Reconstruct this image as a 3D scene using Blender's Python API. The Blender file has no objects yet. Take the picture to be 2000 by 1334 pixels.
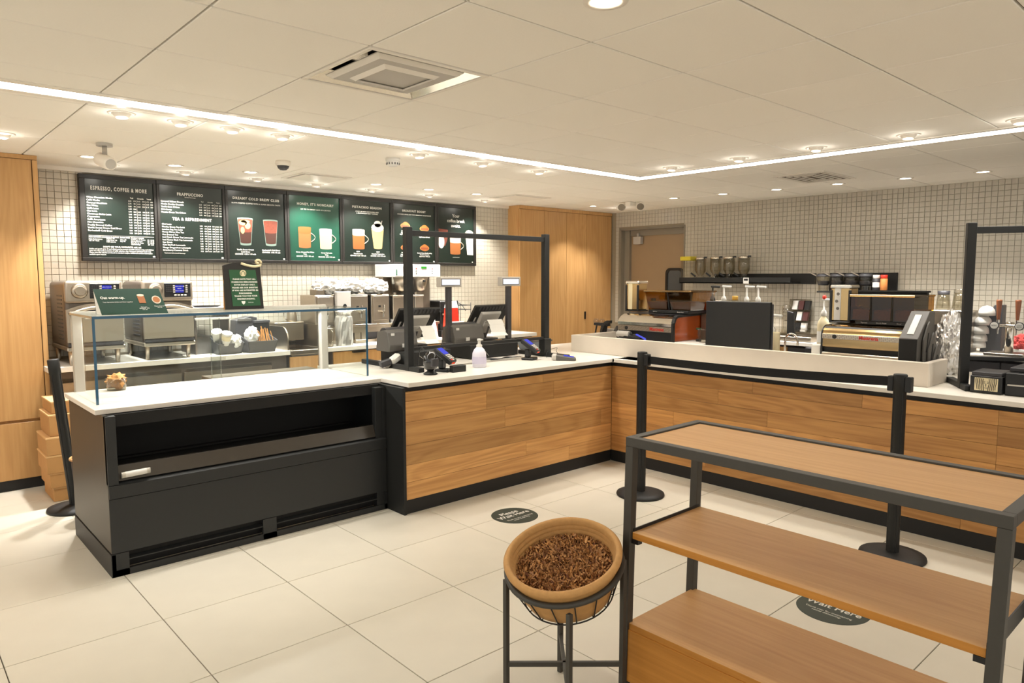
import bpy, bmesh, math, random
from mathutils import Vector, Matrix, noise
random.seed(7)
C = bpy.context.scene.collection
S = bpy.context.scene
R = math.radians
CEIL = 2.5          # ceiling height
CT = 0.895          # front counter top
BC = 0.925          # back counter top

# ------------------------------------------------------------------ camera
YAW, PITCH, ROLL, EYE = R(47.80986), R(5.13193), R(0.09319), 1.59
fwd = Vector((math.cos(YAW)*math.cos(PITCH), math.sin(YAW)*math.cos(PITCH), -math.sin(PITCH)))
rgt = Vector((math.sin(YAW), -math.cos(YAW), 0))
dwn = fwd.cross(rgt)
r2 = math.cos(ROLL)*rgt + math.sin(ROLL)*dwn
d2 = -math.sin(ROLL)*rgt + math.cos(ROLL)*dwn
cam = bpy.data.objects.new('camera', bpy.data.cameras.new('camera'))
cam.data.sensor_width = 36
cam.data.lens = 1389.364*36/2000
cam.data.clip_start = 0.05
m = Matrix.Identity(4)
for i in range(3):
    m[i][0], m[i][1], m[i][2] = r2[i], -d2[i], -fwd[i]
m[2][3] = EYE
cam.matrix_world = m
C.objects.link(cam)
S.camera = cam

# ------------------------------------------------------------------ world, exposure
WARM = (1.0, 0.95, 0.88)
NEUT = (1.0, 0.97, 0.93)
w = bpy.data.worlds.new('world'); S.world = w; w.use_nodes = True
w.node_tree.nodes['Background'].inputs[0].default_value = (1.0, 0.95, 0.87, 1)
w.node_tree.nodes['Background'].inputs[1].default_value = 0.9
S.view_settings.view_transform = 'Standard'
S.view_settings.look = 'None'
S.view_settings.gamma = 1
S.view_settings.exposure = 0.2
S.view_settings.use_curve_mapping = False
S.cycles.max_bounces = 9
S.cycles.diffuse_bounces = 4
S.cycles.glossy_bounces = 4
S.cycles.transparent_max_bounces = 16
S.cycles.sample_clamp_indirect = 6
S.cycles.caustics_reflective = False
S.cycles.caustics_refractive = False

def area(name, loc, sx, sy, power, color, rot=(0, 0, 0)):
    l = bpy.data.lights.new(name, 'AREA'); l.shape = 'RECTANGLE'; l.size = sx; l.size_y = sy
    l.energy = power; l.color = color
    o = bpy.data.objects.new(name, l); o.location = loc; o.rotation_euler = rot; C.objects.link(o); return o
# added unseen fill lights over the customer area (in front of and behind the camera's place)
area('unseen_fill_light', (1.2, -0.9, 2.46), 3.2, 2.2, 9, WARM)
area('unseen_fill_light', (-1.6, 2.6, 2.46), 2.0, 3.0, 8, WARM)

# ------------------------------------------------------------------ materials
MATS = {}
def lin(c):
    return tuple(((x/12.92) if x <= 0.04045 else ((x+0.055)/1.055)**2.4) for x in c)
def hexc(h):
    return lin([int(h[i:i+2], 16)/255 for i in (0, 2, 4)])
def base(name):
    m = bpy.data.materials.new(name); m.use_nodes = True
    nt = m.node_tree; b = nt.nodes['Principled BSDF']
    MATS[name] = m
    return m, nt, b
def pm(name, h, rough=0.5, metal=0.0, var=0.0, scale=20, bump=0.0, spec=0.5, emit=None, coat=0.0):
    """plain material: a colour with a little procedural variation in tone and relief"""
    m, nt, b = base(name)
    c = hexc(h)
    b.inputs['Base Color'].default_value = (*c, 1)
    b.inputs['Roughness'].default_value = rough
    b.inputs['Metallic'].default_value = metal
    b.inputs['Specular IOR Level'].default_value = spec
    b.inputs['Coat Weight'].default_value = coat
    if emit:
        b.inputs['Emission Color'].default_value = (*hexc(emit[0]), 1); b.inputs['Emission Strength'].default_value = emit[1]
    tc = nt.nodes.new('ShaderNodeTexCoord')
    n = nt.nodes.new('ShaderNodeTexNoise'); n.inputs['Scale'].default_value = scale; n.inputs['Detail'].default_value = 4
    nt.links.new(tc.outputs['Object'], n.inputs['Vector'])
    if var:
        mx = nt.nodes.new('ShaderNodeMix'); mx.data_type = 'RGBA'
        mx.inputs[6].default_value = (*[x*(1-var) for x in c], 1); mx.inputs[7].default_value = (*[min(1, x*(1+var)) for x in c], 1)
        nt.links.new(n.outputs['Fac'], mx.inputs[0]); nt.links.new(mx.outputs[2], b.inputs['Base Color'])
    if bump:
        bp = nt.nodes.new('ShaderNodeBump'); bp.inputs['Strength'].default_value = bump; bp.inputs['Distance'].default_value = 0.004
        nt.links.new(n.outputs['Fac'], bp.inputs['Height']); nt.links.new(bp.outputs['Normal'], b.inputs['Normal'])
    return m
def pervar(m, amount, sat=0.0):
    """shift the tone per object (Object Info random)"""
    nt = m.node_tree; b = nt.nodes['Principled BSDF']
    oi = nt.nodes.new('ShaderNodeObjectInfo')
    mr = nt.nodes.new('ShaderNodeMapRange'); mr.inputs[3].default_value = 1-amount; mr.inputs[4].default_value = 1+amount
    nt.links.new(oi.outputs['Random'], mr.inputs[0])
    hs = nt.nodes.new('ShaderNodeHueSaturation'); nt.links.new(mr.outputs[0], hs.inputs['Value'])
    s = b.inputs['Base Color']
    if s.is_linked:
        f = s.links[0].from_socket; nt.links.new(f, hs.inputs['Color'])
    else:
        hs.inputs['Color'].default_value = s.default_value
    nt.links.new(hs.outputs[0], s)
    return m
def wood(name, dark, light, axis='x', scale=1.0, rough=0.45, var=0.12, contrast=1.0):
    """oak: stretched noise for the fibre, a distorted wave for the cathedral figure, random offset per piece"""
    m, nt, b = base(name)
    b.inputs['Roughness'].default_value = rough
    b.inputs['Specular IOR Level'].default_value = 0.35
    tc = nt.nodes.new('ShaderNodeTexCoord'); oi = nt.nodes.new('ShaderNodeObjectInfo')
    ad = nt.nodes.new('ShaderNodeVectorMath'); ad.operation = 'ADD'
    mu = nt.nodes.new('ShaderNodeVectorMath'); mu.operation = 'SCALE'; mu.inputs[3].default_value = 37.0
    cm = nt.nodes.new('ShaderNodeCombineXYZ')
    for i in range(3): nt.links.new(oi.outputs['Random'], cm.inputs[i])
    nt.links.new(cm.outputs[0], mu.inputs[0])
    nt.links.new(tc.outputs['Object'], ad.inputs[0]); nt.links.new(mu.outputs[0], ad.inputs[1])
    def mapped(along, across):
        mp = nt.nodes.new('ShaderNodeMapping')
        s = {'x': (along, across, across), 'y': (across, along, across), 'z': (across, across, along)}[axis]
        mp.inputs['Scale'].default_value = s
        nt.links.new(ad.outputs[0], mp.inputs['Vector']); return mp
    a = mapped(1.6*scale, 60*scale)
    n1 = nt.nodes.new('ShaderNodeTexNoise'); n1.inputs['Scale'].default_value = 1; n1.inputs['Detail'].default_value = 6; n1.inputs['Roughness'].default_value = 0.6
    nt.links.new(a.outputs[0], n1.inputs['Vector'])
    c = mapped(0.55*scale, 4.2*scale)
    n2 = nt.nodes.new('ShaderNodeTexNoise'); n2.inputs['Scale'].default_value = 1.2; n2.inputs['Detail'].default_value = 2; n2.inputs['Distortion'].default_value = 0.6
    nt.links.new(c.outputs[0], n2.inputs['Vector'])
    rg = nt.nodes.new('ShaderNodeMath'); rg.operation = 'MULTIPLY'; rg.inputs[1].default_value = 60
    nt.links.new(n2.outputs['Fac'], rg.inputs[0])
    sn = nt.nodes.new('ShaderNodeMath'); sn.operation = 'SINE'; nt.links.new(rg.outputs[0], sn.inputs[0])
    mix = nt.nodes.new('ShaderNodeMath'); mix.operation = 'MULTIPLY_ADD'; mix.inputs[1].default_value = 0.13*contrast
    nt.links.new(sn.outputs[0], mix.inputs[0]); nt.links.new(n1.outputs['Fac'], mix.inputs[2])
    cr = nt.nodes.new('ShaderNodeValToRGB')
    cr.color_ramp.elements[0].position = 0.12; cr.color_ramp.elements[0].color = (*hexc(dark), 1)
    cr.color_ramp.elements[1].position = 0.88; cr.color_ramp.elements[1].color = (*hexc(light), 1)
    nt.links.new(mix.outputs[0], cr.inputs[0]); nt.links.new(cr.outputs[0], b.inputs['Base Color'])
    bp = nt.nodes.new('ShaderNodeBump'); bp.inputs['Strength'].default_value = 0.15; bp.inputs['Distance'].default_value = 0.001
    nt.links.new(n1.outputs['Fac'], bp.inputs['Height']); nt.links.new(bp.outputs[0], b.inputs['Normal'])
    return pervar(m, var)
def clear(name, tint, gloss=0.12, rough=0.02):
    """thin clear sheet: transparent with a fresnel sheen"""
    m = bpy.data.materials.new(name); m.use_nodes = True; nt = m.node_tree
    for n in list(nt.nodes):
        if n.type != 'OUTPUT_MATERIAL': nt.nodes.remove(n)
    out = nt.nodes['Material Output']
    t = nt.nodes.new('ShaderNodeBsdfTransparent'); t.inputs[0].default_value = (*hexc(tint), 1)
    g = nt.nodes.new('ShaderNodeBsdfGlossy'); g.inputs['Roughness'].default_value = rough
    lw = nt.nodes.new('ShaderNodeLayerWeight'); lw.inputs[0].default_value = 0.5
    pw = nt.nodes.new('ShaderNodeMath'); pw.operation = 'POWER'; pw.inputs[1].default_value = 3.0
    nt.links.new(lw.outputs['Facing'], pw.inputs[0])
    mr = nt.nodes.new('ShaderNodeMapRange'); mr.inputs[3].default_value = 0.25*gloss; mr.inputs[4].default_value = min(1.0, 3*gloss)
    nt.links.new(pw.outputs[0], mr.inputs[0])
    mx = nt.nodes.new('ShaderNodeMixShader')
    nt.links.new(mr.outputs[0], mx.inputs[0]); nt.links.new(t.outputs[0], mx.inputs[1]); nt.links.new(g.outputs[0], mx.inputs[2])
    nt.links.new(mx.outputs[0], out.inputs[0]); MATS[name] = m
    return m
def glow(name, h, strength):
    m = bpy.data.materials.new(name); m.use_nodes = True; nt = m.node_tree
    for n in list(nt.nodes):
        if n.type != 'OUTPUT_MATERIAL': nt.nodes.remove(n)
    e = nt.nodes.new('ShaderNodeEmission'); e.inputs[0].default_value = (*hexc(h), 1); e.inputs[1].default_value = strength
    nt.links.new(e.outputs[0], nt.nodes['Material Output'].inputs[0]); MATS[name] = m
    return m

M_ceil = pervar(pm('ceiling_tile', 'F8F3E9', 0.9, var=0.02, scale=140, bump=0.12, spec=0.1), 0.012)
M_grid = pm('ceiling_grid', '6A5C48', 0.8)
M_trimw = pm('white_trim', 'EDE6DA', 0.5)
M_floor = pervar(pm('floor_porcelain', 'D0CABB', 0.42, var=0.05, scale=5, bump=0.02, spec=0.4), 0.025)
M_grout = pm('floor_grout', '5F5648', 0.9)
M_wtile = pervar(pm('wall_mosaic', 'C3BCAD', 0.28, var=0.02, scale=30, spec=0.5), 0.035)
M_wgrout = pm('wall_grout', '9A8E78', 0.9)
M_stone = pm('white_quartz', 'E6E0D6', 0.3, var=0.035, scale=9, spec=0.5)
M_marble = pm('veined_stone', 'D8CEC0', 0.35, var=0.06, scale=5, spec=0.45)
M_black = pm('black_powdercoat', '101110', 0.6, var=0.1, scale=60)
M_case = pm('black_case_panel', '1F2122', 0.5, var=0.08, scale=50)
M_case2 = pm('black_case_side', '3A352F', 0.42, var=0.06, scale=30)
M_deep = pm('black_recess', '070707', 0.7)
M_toe = pm('black_toe_kick', '151515', 0.6)
M_plastic = pm('black_plastic', '0F1011', 0.42)
M_greyp = pm('grey_plastic', '55524E', 0.5)
M_dgrey = pm('dark_grey_plastic', '38373A', 0.5)
M_lgrey = pm('light_grey_plastic', 'B9B4AC', 0.45)
M_white = pm('white_plastic', 'DCD9D2', 0.4)
M_paper = pm('white_paper', 'F0EDE6', 0.8, var=0.02)
M_ink = pm('grey_ink', '6F6B66', 0.8)
M_steel = pm('brushed_steel', 'B9AE9E', 0.32, 1.0, var=0.06, scale=40)
M_steeld = pm('dull_steel', '8F8577', 0.42, 1.0, var=0.06, scale=30)
M_chrome = pm('chrome', 'DCD6CC', 0.12, 1.0)
M_oven = pm('oven_silver_paint', 'A59A8B', 0.36, 0.7, var=0.04, scale=60)
M_ovend = pm('oven_dark_steel', '6B6259', 0.42, 0.8, var=0.05, scale=40)
M_gold = pm('champagne_chrome', 'C2A678', 0.18, 1.0)
M_foil = pm('aluminium_foil', 'EFEDEA', 0.36, 0.85)
M_white_film = pm('white_plastic_wrap', 'F1EFEA', 0.35, var=0.03)
M_oakp = wood('oak_plank', 'AF7C48', 'DCAA6C', 'x', 1.0, 0.42, 0.22, 1.0)
M_oakpy = wood('oak_plank_side', 'A27040', 'D09C5E', 'y', 1.0, 0.42, 0.22, 1.0)
M_oakc = wood('oak_cabinet', 'B08350', 'CEA36C', 'z', 0.9, 0.4, 0.05, 0.6)
M_oaks = wood('oak_shelf', 'BC8D57', 'D6AA72', 'y', 0.9, 0.5, 0.03, 0.5)
M_oake = wood('oak_edge', 'A96F28', 'CE8F40', 'y', 0.9, 0.5, 0.03, 0.4)
M_frame = pm('grey_black_steel', '46443F', 0.5, 0.3, var=0.08, scale=40)
M_board = pm('menu_green', '0C1A14', 0.32, var=0.35, scale=2.2, spec=0.6)
M_board2 = pm('menu_bright_green', '0E4030', 0.3, var=0.3, scale=2.0, spec=0.6)
M_boardf = pm('menu_frame', '16130F', 0.5)
M_text = pm('white_print', 'D8D6CE', 0.6)
M_green = pm('sign_green', '1E4A2C', 0.4, var=0.08, scale=9)
M_tent = pm('tent_card_green', '0E3328', 0.35, var=0.15, scale=5)
M_decal = pm('floor_decal_green', '26332B', 0.5, var=0.06)
M_card = pm('cardboard', 'B98A54', 0.85, var=0.06, scale=25)
M_cardin = pm('cardboard_edge', 'D2A873', 0.9)
M_wicker = pm('woven_rim', 'BD8F55', 0.7, var=0.18, scale=45, bump=0.5)
M_orange = pm('copper_orange', 'A8480F', 0.2, 0.35, coat=0.6)
M_amber = pm('amber_bottle', '8C3B0E', 0.2)
M_cork = pm('bamboo', 'B98243', 0.6)
M_red = pm('red_packaging', 'C8301E', 0.4)
M_redc = pm('coral_cloth', 'E2524E', 0.8, var=0.2, scale=60)
M_yellow = pm('yellow_lid', 'DCC93C', 0.45)
M_spice = pm('cinnamon', 'C57B3E', 0.6)
M_wine = pm('wine_packet', '4A2320', .5)
M_tap = pm('tap_wood', '8A4A1E', 0.45, var=0.2, scale=40)
M_bean = pm('coffee_beans', '5C381A', 0.5, var=0.5, scale=120, bump=0.6)
M_door = pm('door_taupe', '9C8467', 0.5, var=0.03, scale=8)
M_jamb = pm('door_frame_grey', '8A8172', 0.5)
M_winglass = pm('wired_glass', '4C545A', 0.15)
M_teal = pm('glass_edge_teal', '0A4A68', 0.15, spec=0.8)
M_lbl = pm('pale_label', 'D9D6D0', 0.7)
M_cream = pm('cream_print', 'D9CBA6', 0.6)
M_glass = clear('case_glass', 'FCFEFD', 0.06)
M_plexi = clear('acrylic_sheet', 'FDFDFC', 0.06)
M_clearp = clear('clear_plastic', 'EDEBE6', 0.28, 0.08)
M_frost = pm('frosted_bottle', 'D9D7E4', 0.35)
M_tint = clear('smoked_plastic', 'CFAC56', 0.2, 0.05)
M_jar = clear('jar_glass', 'EFEDE6', 0.25, 0.05)
M_led = glow('led_diffuser', 'FFF8EC', 18.0)
M_lens = glow('lamp_lens', 'FFF0D8', 30.0)
M_lens2 = glow('lamp_lens_soft', 'FFEBCB', 6.0)
M_scr = glow('blue_screen', '5A5FE0', 0.9)
M_scrw = glow('white_lcd', 'E9EEFF', 1.3)
M_scrd = glow('oven_display', '2E35B8', 0.9)
M_lcdg = glow('green_lcd', '59D84A', 0.8)
M_ledr = glow('red_led', 'FF4A2A', 1.2)
# printed drinks
P_coffee = pm('print_coffee', '8A5226', 0.5); P_milk = pm('print_milk', 'B79A7C', 0.5); P_latte = pm('print_latte', '8E5C34', 0.5)
P_foam = pm('print_foam', 'B9AC9A', 0.5); P_cold = pm('print_cold_brew', '3A1F16', 0.5); P_ice = pm('print_ice', '6E3626', 0.5, var=0.35, scale=60)
P_glass = pm('print_glass', '6E7F76', 0.4); P_bun = pm('print_bun', '8F5524', 0.5, var=0.2, scale=40); P_egg = pm('print_filling', 'A87F3E', 0.5)
P_cream = pm('print_cream', 'BC9F68', 0.5); P_whip = pm('print_whipped_cream', 'CFCBC2', 0.6); P_meat = pm('print_meat', '7A3B22', 0.6)

# ------------------------------------------------------------------ mesh helpers
class MB:
    """collects simple solids (world or local coordinates) into one bmesh"""
    def __init__(self): self.bm = bmesh.new(); self.mi = 0
    def _set(self, faces, smooth=False):
        for f in faces: f.material_index = self.mi; f.smooth = smooth
    def hexa(self, p, bev=0.0, seg=1):
        v = [self.bm.verts.new(q) for q in p]
        fs = [self.bm.faces.new([v[i] for i in ix]) for ix in ((0, 3, 2, 1), (4, 5, 6, 7), (0, 1, 5, 4), (1, 2, 6, 5), (2, 3, 7, 6), (3, 0, 4, 7))]
        self._set(fs)
        if bev:
            es = list({e for f in fs for e in f.edges})
            r = bmesh.ops.bevel(self.bm, geom=es, offset=bev, offset_type='OFFSET', segments=seg, profile=0.5, affect='EDGES')
            self._set(r['faces'], seg > 1)
        return self
    def box(self, x0, x1, y0, y1, z0, z1, bev=0.0, seg=1):
        x0, x1 = min(x0, x1), max(x0, x1); y0, y1 = min(y0, y1), max(y0, y1); z0, z1 = min(z0, z1), max(z0, z1)
        return self.hexa([(x0, y0, z0), (x1, y0, z0), (x1, y1, z0), (x0, y1, z0), (x0, y0, z1), (x1, y0, z1), (x1, y1, z1), (x0, y1, z1)], bev, seg)
    def frustum(self, cx, cy, z0, z1, a0, b0, a1, b1, bev=0.0, dx=0, dy=0):
        """box tapering from half sizes a0,b0 at z0 to a1,b1 at z1"""
        return self.hexa([(cx-a0, cy-b0, z0), (cx+a0, cy-b0, z0), (cx+a0, cy+b0, z0), (cx-a0, cy+b0, z0),
                          (cx+dx-a1, cy+dy-b1, z1), (cx+dx+a1, cy+dy-b1, z1), (cx+dx+a1, cy+dy+b1, z1), (cx+dx-a1, cy+dy+b1, z1)], bev)
    def prism(self, pts, vec, bev=0.0):
        """extrude a planar polygon (3d points) by vec"""
        vec = Vector(vec); pts = [Vector(p) for p in pts]
        n = Vector((0, 0, 0))
        for i in range(len(pts)): n += pts[i].cross(pts[(i+1) % len(pts)])
        if n.dot(vec) > 0: pts.reverse()
        a = [self.bm.verts.new(p) for p in pts]; b = [self.bm.verts.new(p+vec) for p in pts]
        k = len(a); fs = [self.bm.faces.new(a), self.bm.faces.new(b[::-1])]
        for i in range(k): fs.append(self.bm.faces.new((a[(i+1) % k], a[i], b[i], b[(i+1) % k])))
        self._set(fs)
        if bev:
            es = list({e for f in fs for e in f.edges})
            r = bmesh.ops.bevel(self.bm, geom=es, offset=bev, offset_type='OFFSET', segments=1, affect='EDGES'); self._set(r['faces'])
        return self
    def lathe(self, prof, c=(0, 0, 0), seg=20, axis=(0, 0, 1), smooth=True, sx=1, sy=1):
        """profile of (radius, height) around an axis through c"""
        q = Vector((0, 0, 1)).rotation_difference(Vector(axis)).to_matrix(); c = Vector(c); rings = []
        for r, z in prof:
            if r < 1e-6: rings.append([self.bm.verts.new(c+q@Vector((0, 0, z)))])
            else: rings.append([self.bm.verts.new(c+q@Vector((sx*r*math.cos(2*math.pi*i/seg), sy*r*math.sin(2*math.pi*i/seg), z))) for i in range(seg)])
        fs = []
        for a, b in zip(rings, rings[1:]):
            for i in range(seg):
                j = (i+1) % seg
                if len(a) == 1 and len(b) == 1: continue
                if len(a) == 1: fs.append(self.bm.faces.new((a[0], b[j], b[i])))
                elif len(b) == 1: fs.append(self.bm.faces.new((a[i], a[j], b[0])))
                else: fs.append(self.bm.faces.new((a[i], a[j], b[j], b[i])))
        self._set(fs, smooth)
        return self
    def cyl(self, c, r, h, seg=18, axis=(0, 0, 1), r2=None, bev=0.0):
        r2 = r if r2 is None else r2
        if bev: return self.lathe([(0, 0), (r-bev, 0), (r, bev), (r2, h-bev), (r2-bev, h), (0, h)], c, seg, axis, True)
        return self.lathe([(0, 0), (r, 0)], c, seg, axis, False).lathe([(r, 0), (r2, h)], c, seg, axis).lathe([(r2, h), (0, h)], c, seg, axis, False)
    def tube(self, path, r, seg=8, closed=False):
        P = [Vector(p) for p in path]; n = len(P); rings = []
        up = Vector((0, 0, 1))
        for i in range(n):
            a = P[i-1] if (i or closed) else P[i]; b = P[(i+1) % n] if (i < n-1 or closed) else P[i]
            t = (b-a).normalized()
            u = up if abs(t.dot(up)) < 0.95 else Vector((1, 0, 0))
            s = t.cross(u).normalized(); u2 = s.cross(t)
            rings.append([self.bm.verts.new(P[i]+r*(math.cos(2*math.pi*k/seg)*s+math.sin(2*math.pi*k/seg)*u2)) for k in range(seg)])
        fs = []; pairs = list(zip(rings, rings[1:]))
        if closed: pairs.append((rings[-1], rings[0]))
        for a, b in pairs:
            for k in range(seg): fs.append(self.bm.faces.new((a[k], a[(k+1) % seg], b[(k+1) % seg], b[k])))
        self._set(fs, True)
        if not closed:
            self._set([self.bm.faces.new(rings[0][::-1]), self.bm.faces.new(rings[-1])])
        return self
    def bar(self, a, b, wd, ht, bev=0.0, up=(0, 0, 1)):
        """rectangular bar from a to b"""
        a, b = Vector(a), Vector(b); t = (b-a).normalized(); up = Vector(up)
        if abs(t.dot(up)) > 0.97: up = Vector((0, 1, 0))
        s = t.cross(up).normalized()*wd/2; u = s.cross(t).normalized()*ht/2
        return self.hexa([a-s-u, a+s-u, b+s-u, b-s-u, a-s+u, a+s+u, b+s+u, b-s+u], bev)
    def blob(self, c, rx, ry, rz, amp=0.2, freq=6.0, sub=3, seed=0.0, flatbase=False, smooth=False):
        """crumpled lump: noise displaced sphere"""
        r = bmesh.ops.create_icosphere(self.bm, subdivisions=sub, radius=1.0)
        c = Vector(c)
        for v in r['verts']:
            d = v.co.normalized()
            k = 1+amp*noise.noise(d*freq*0.5+Vector((seed, seed*2, 0)))+amp*0.6*noise.noise(d*freq*1.7+Vector((0, seed, seed)))
            v.co = Vector((d.x*rx*k, d.y*ry*k, d.z*rz*k))
            if flatbase and v.co.z < 0: v.co.z *= 0.35
            v.co += c
        self._set({f for v in r['verts'] for f in v.link_faces}, smooth)
        return self
    def poly(self, pts):
        self._set([self.bm.faces.new([self.bm.verts.new(p) for p in pts])]); return self

ORG = {}
def mesh_of(name, mb, mats, off):
    me = bpy.data.meshes.new(name)
    bmesh.ops.translate(mb.bm, verts=mb.bm.verts, vec=-Vector(off))
    bmesh.ops.recalc_face_normals(mb.bm, faces=mb.bm.faces) if not getattr(mb, 'raw', False) else None
    mb.bm.to_mesh(me); mb.bm.free()
    for q in (mats if isinstance(mats, (list, tuple)) else [mats]): me.materials.append(q)
    return me
def thing(name, label, cat, loc=(0, 0, 0), group=None):
    o = bpy.data.objects.new(name, None); C.objects.link(o); o.location = loc; o.empty_display_size = 0.05
    o['label'] = label; o['category'] = cat
    if group: o['group'] = group
    ORG[o.name] = Vector(loc); return o
def part(name, mb, mats, parent, label=None, stuff=False):
    off = ORG[parent.name]
    o = bpy.data.objects.new(name, mesh_of(name, mb, mats, off)); C.objects.link(o); o.parent = parent; ORG[o.name] = off
    if label: o['label'] = label
    if stuff: o['kind'] = 'stuff'
    return o
def solo(name, mb, mats, label, cat, loc=(0, 0, 0), group=None, stuff=False):
    o = bpy.data.objects.new(name, mesh_of(name, mb, mats, loc)); C.objects.link(o); o.location = loc; ORG[o.name] = Vector(loc)
    o['label'] = label; o['category'] = cat
    if group: o['group'] = group
    if stuff: o['kind'] = 'stuff'
    return o
def struct(name, mb, mats):
    o = bpy.data.objects.new(name, mesh_of(name, mb, mats, (0, 0, 0))); C.objects.link(o); o['kind'] = 'structure'; ORG[o.name] = Vector((0, 0, 0)); return o
def copy_tree(o, delta, label=None, rz=None, top=True, parent=None):
    """copy a thing with copies of its parts and sub-parts (mesh data shared)"""
    c = o.copy(); C.objects.link(c)
    if top:
        c.location = o.location+Vector(delta); ORG[c.name] = Vector(c.location)
        if label: c['label'] = label
        if rz is not None: c.rotation_euler.z = rz
    else:
        c.parent = parent
    for ch in list(o.children): copy_tree(ch, delta, top=False, parent=c)
    return c
def light_of(parent, kind, loc, power, color, aim=None, spot=100, blend=0.5, radius=0.04):
    l = bpy.data.lights.new('lamp', kind); l.energy = power; l.color = color
    if kind == 'SPOT': l.spot_size = R(spot); l.spot_blend = blend
    l.shadow_soft_size = radius
    o = bpy.data.objects.new('lamp', l); C.objects.link(o); o.parent = parent
    o.location = Vector(loc)-ORG[parent.name]
    if aim is not None:
        o.rotation_euler = (Vector(aim)-Vector(loc)).to_track_quat('-Z', 'Y').to_euler()
    return o
FACE = {'-y': Matrix(((1, 0, 0), (0, 0, -1), (0, 1, 0))), '-x': Matrix(((0, 0, -1), (-1, 0, 0), (0, 1, 0))), 'up': Matrix.Identity(3)}
def text(parent, name, body, loc, size, face='-y', mat=None, align='CENTER', wide=1.0, bold=0.0, lead=1.0, space=1.0, thick=0.0006, maxw=None, rot=None):
    """flat print: lettering as thin relief on a surface"""
    cu = bpy.data.curves.new(name, 'FONT'); cu.body = body; cu.size = size; cu.align_x = align; cu.align_y = 'CENTER'
    cu.offset = bold; cu.extrude = thick; cu.space_line = lead; cu.space_character = space; cu.resolution_u = 2
    t = bpy.data.objects.new(name, cu); me = bpy.data.meshes.new_from_object(t)
    bpy.data.objects.remove(t); bpy.data.curves.remove(cu)
    if maxw:
        xs = [v.co.x for v in me.vertices]; wd = max(xs)-min(xs); wide = maxw/wd if wd > 0 else wide
    M3 = (rot if rot is not None else FACE[face])
    off = Vector(loc)-ORG[parent.name]
    for v in me.vertices:
        v.co = M3@Vector((v.co.x*wide, v.co.y, v.co.z)) + off
    me.materials.append(mat or M_text); me.name = name
    o = bpy.data.objects.new(name, me); C.objects.link(o); o.parent = parent; ORG[o.name] = ORG[parent.name]
    return o

# ================================================================== THE SETTING
# floor: slab with the porcelain tiles laid on it one by one
mb = MB(); mb.box(-3, 8.3, -3, 7.1, -0.2, -0.008); floor = struct('floor', mb, M_grout)
TX, TY, FX, FY = 0.6108, 0.629, 0.93732, 3.4655
mb = MB(); mb.box(0.002, TX-0.002, 0.002, TY-0.002, -0.01, 0, 0.0012); tile_me = mesh_of('floor_tile', mb, M_floor, (0, 0, 0))
for i in range(-6, 9):
    for j in range(-9, 6):
        x, y = FX+i*TX, FY+j*TY
        if x > 4.76 or (x > 0.95 and y > 4.2): continue
        o = bpy.data.objects.new('floor_tile', tile_me); C.objects.link(o); o.parent = floor; o.location = (x, y, 0)
mb = MB(); mb.box(0.9373, 8.0, 4.2, 6.9, -0.008, -0.004)
o = part('kitchen_floor', mb, M_floor, floor)

# ceiling: slab with lay-in tiles
mb = MB(); mb.box(-3, 8.3, -3, 7.1, 2.62, 2.75); ceiling = struct('ceiling', mb, M_grid)
GX, GY, CX, CY = 0.61660, 0.60906, 1.53464, 2.52130
mb = MB(); mb.box(0.004, GX-0.004, 0.004, GY-0.004, CEIL, CEIL+0.015, 0.003); ctile = mesh_of('ceiling_tile', mb, M_ceil, (0, 0, 0))
SKIP = {(0, 0)}
for i in range(-7, 11):
    for j in range(-9, 8):
        if (i, j) in SKIP: continue
        x, y = CX+i*GX, CY+j*GY
        if y > 6.8 or x > 7.9: continue
        o = bpy.data.objects.new('ceiling_tile', ctile); C.objects.link(o); o.parent = ceiling; o.location = (x, y, 0)
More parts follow.
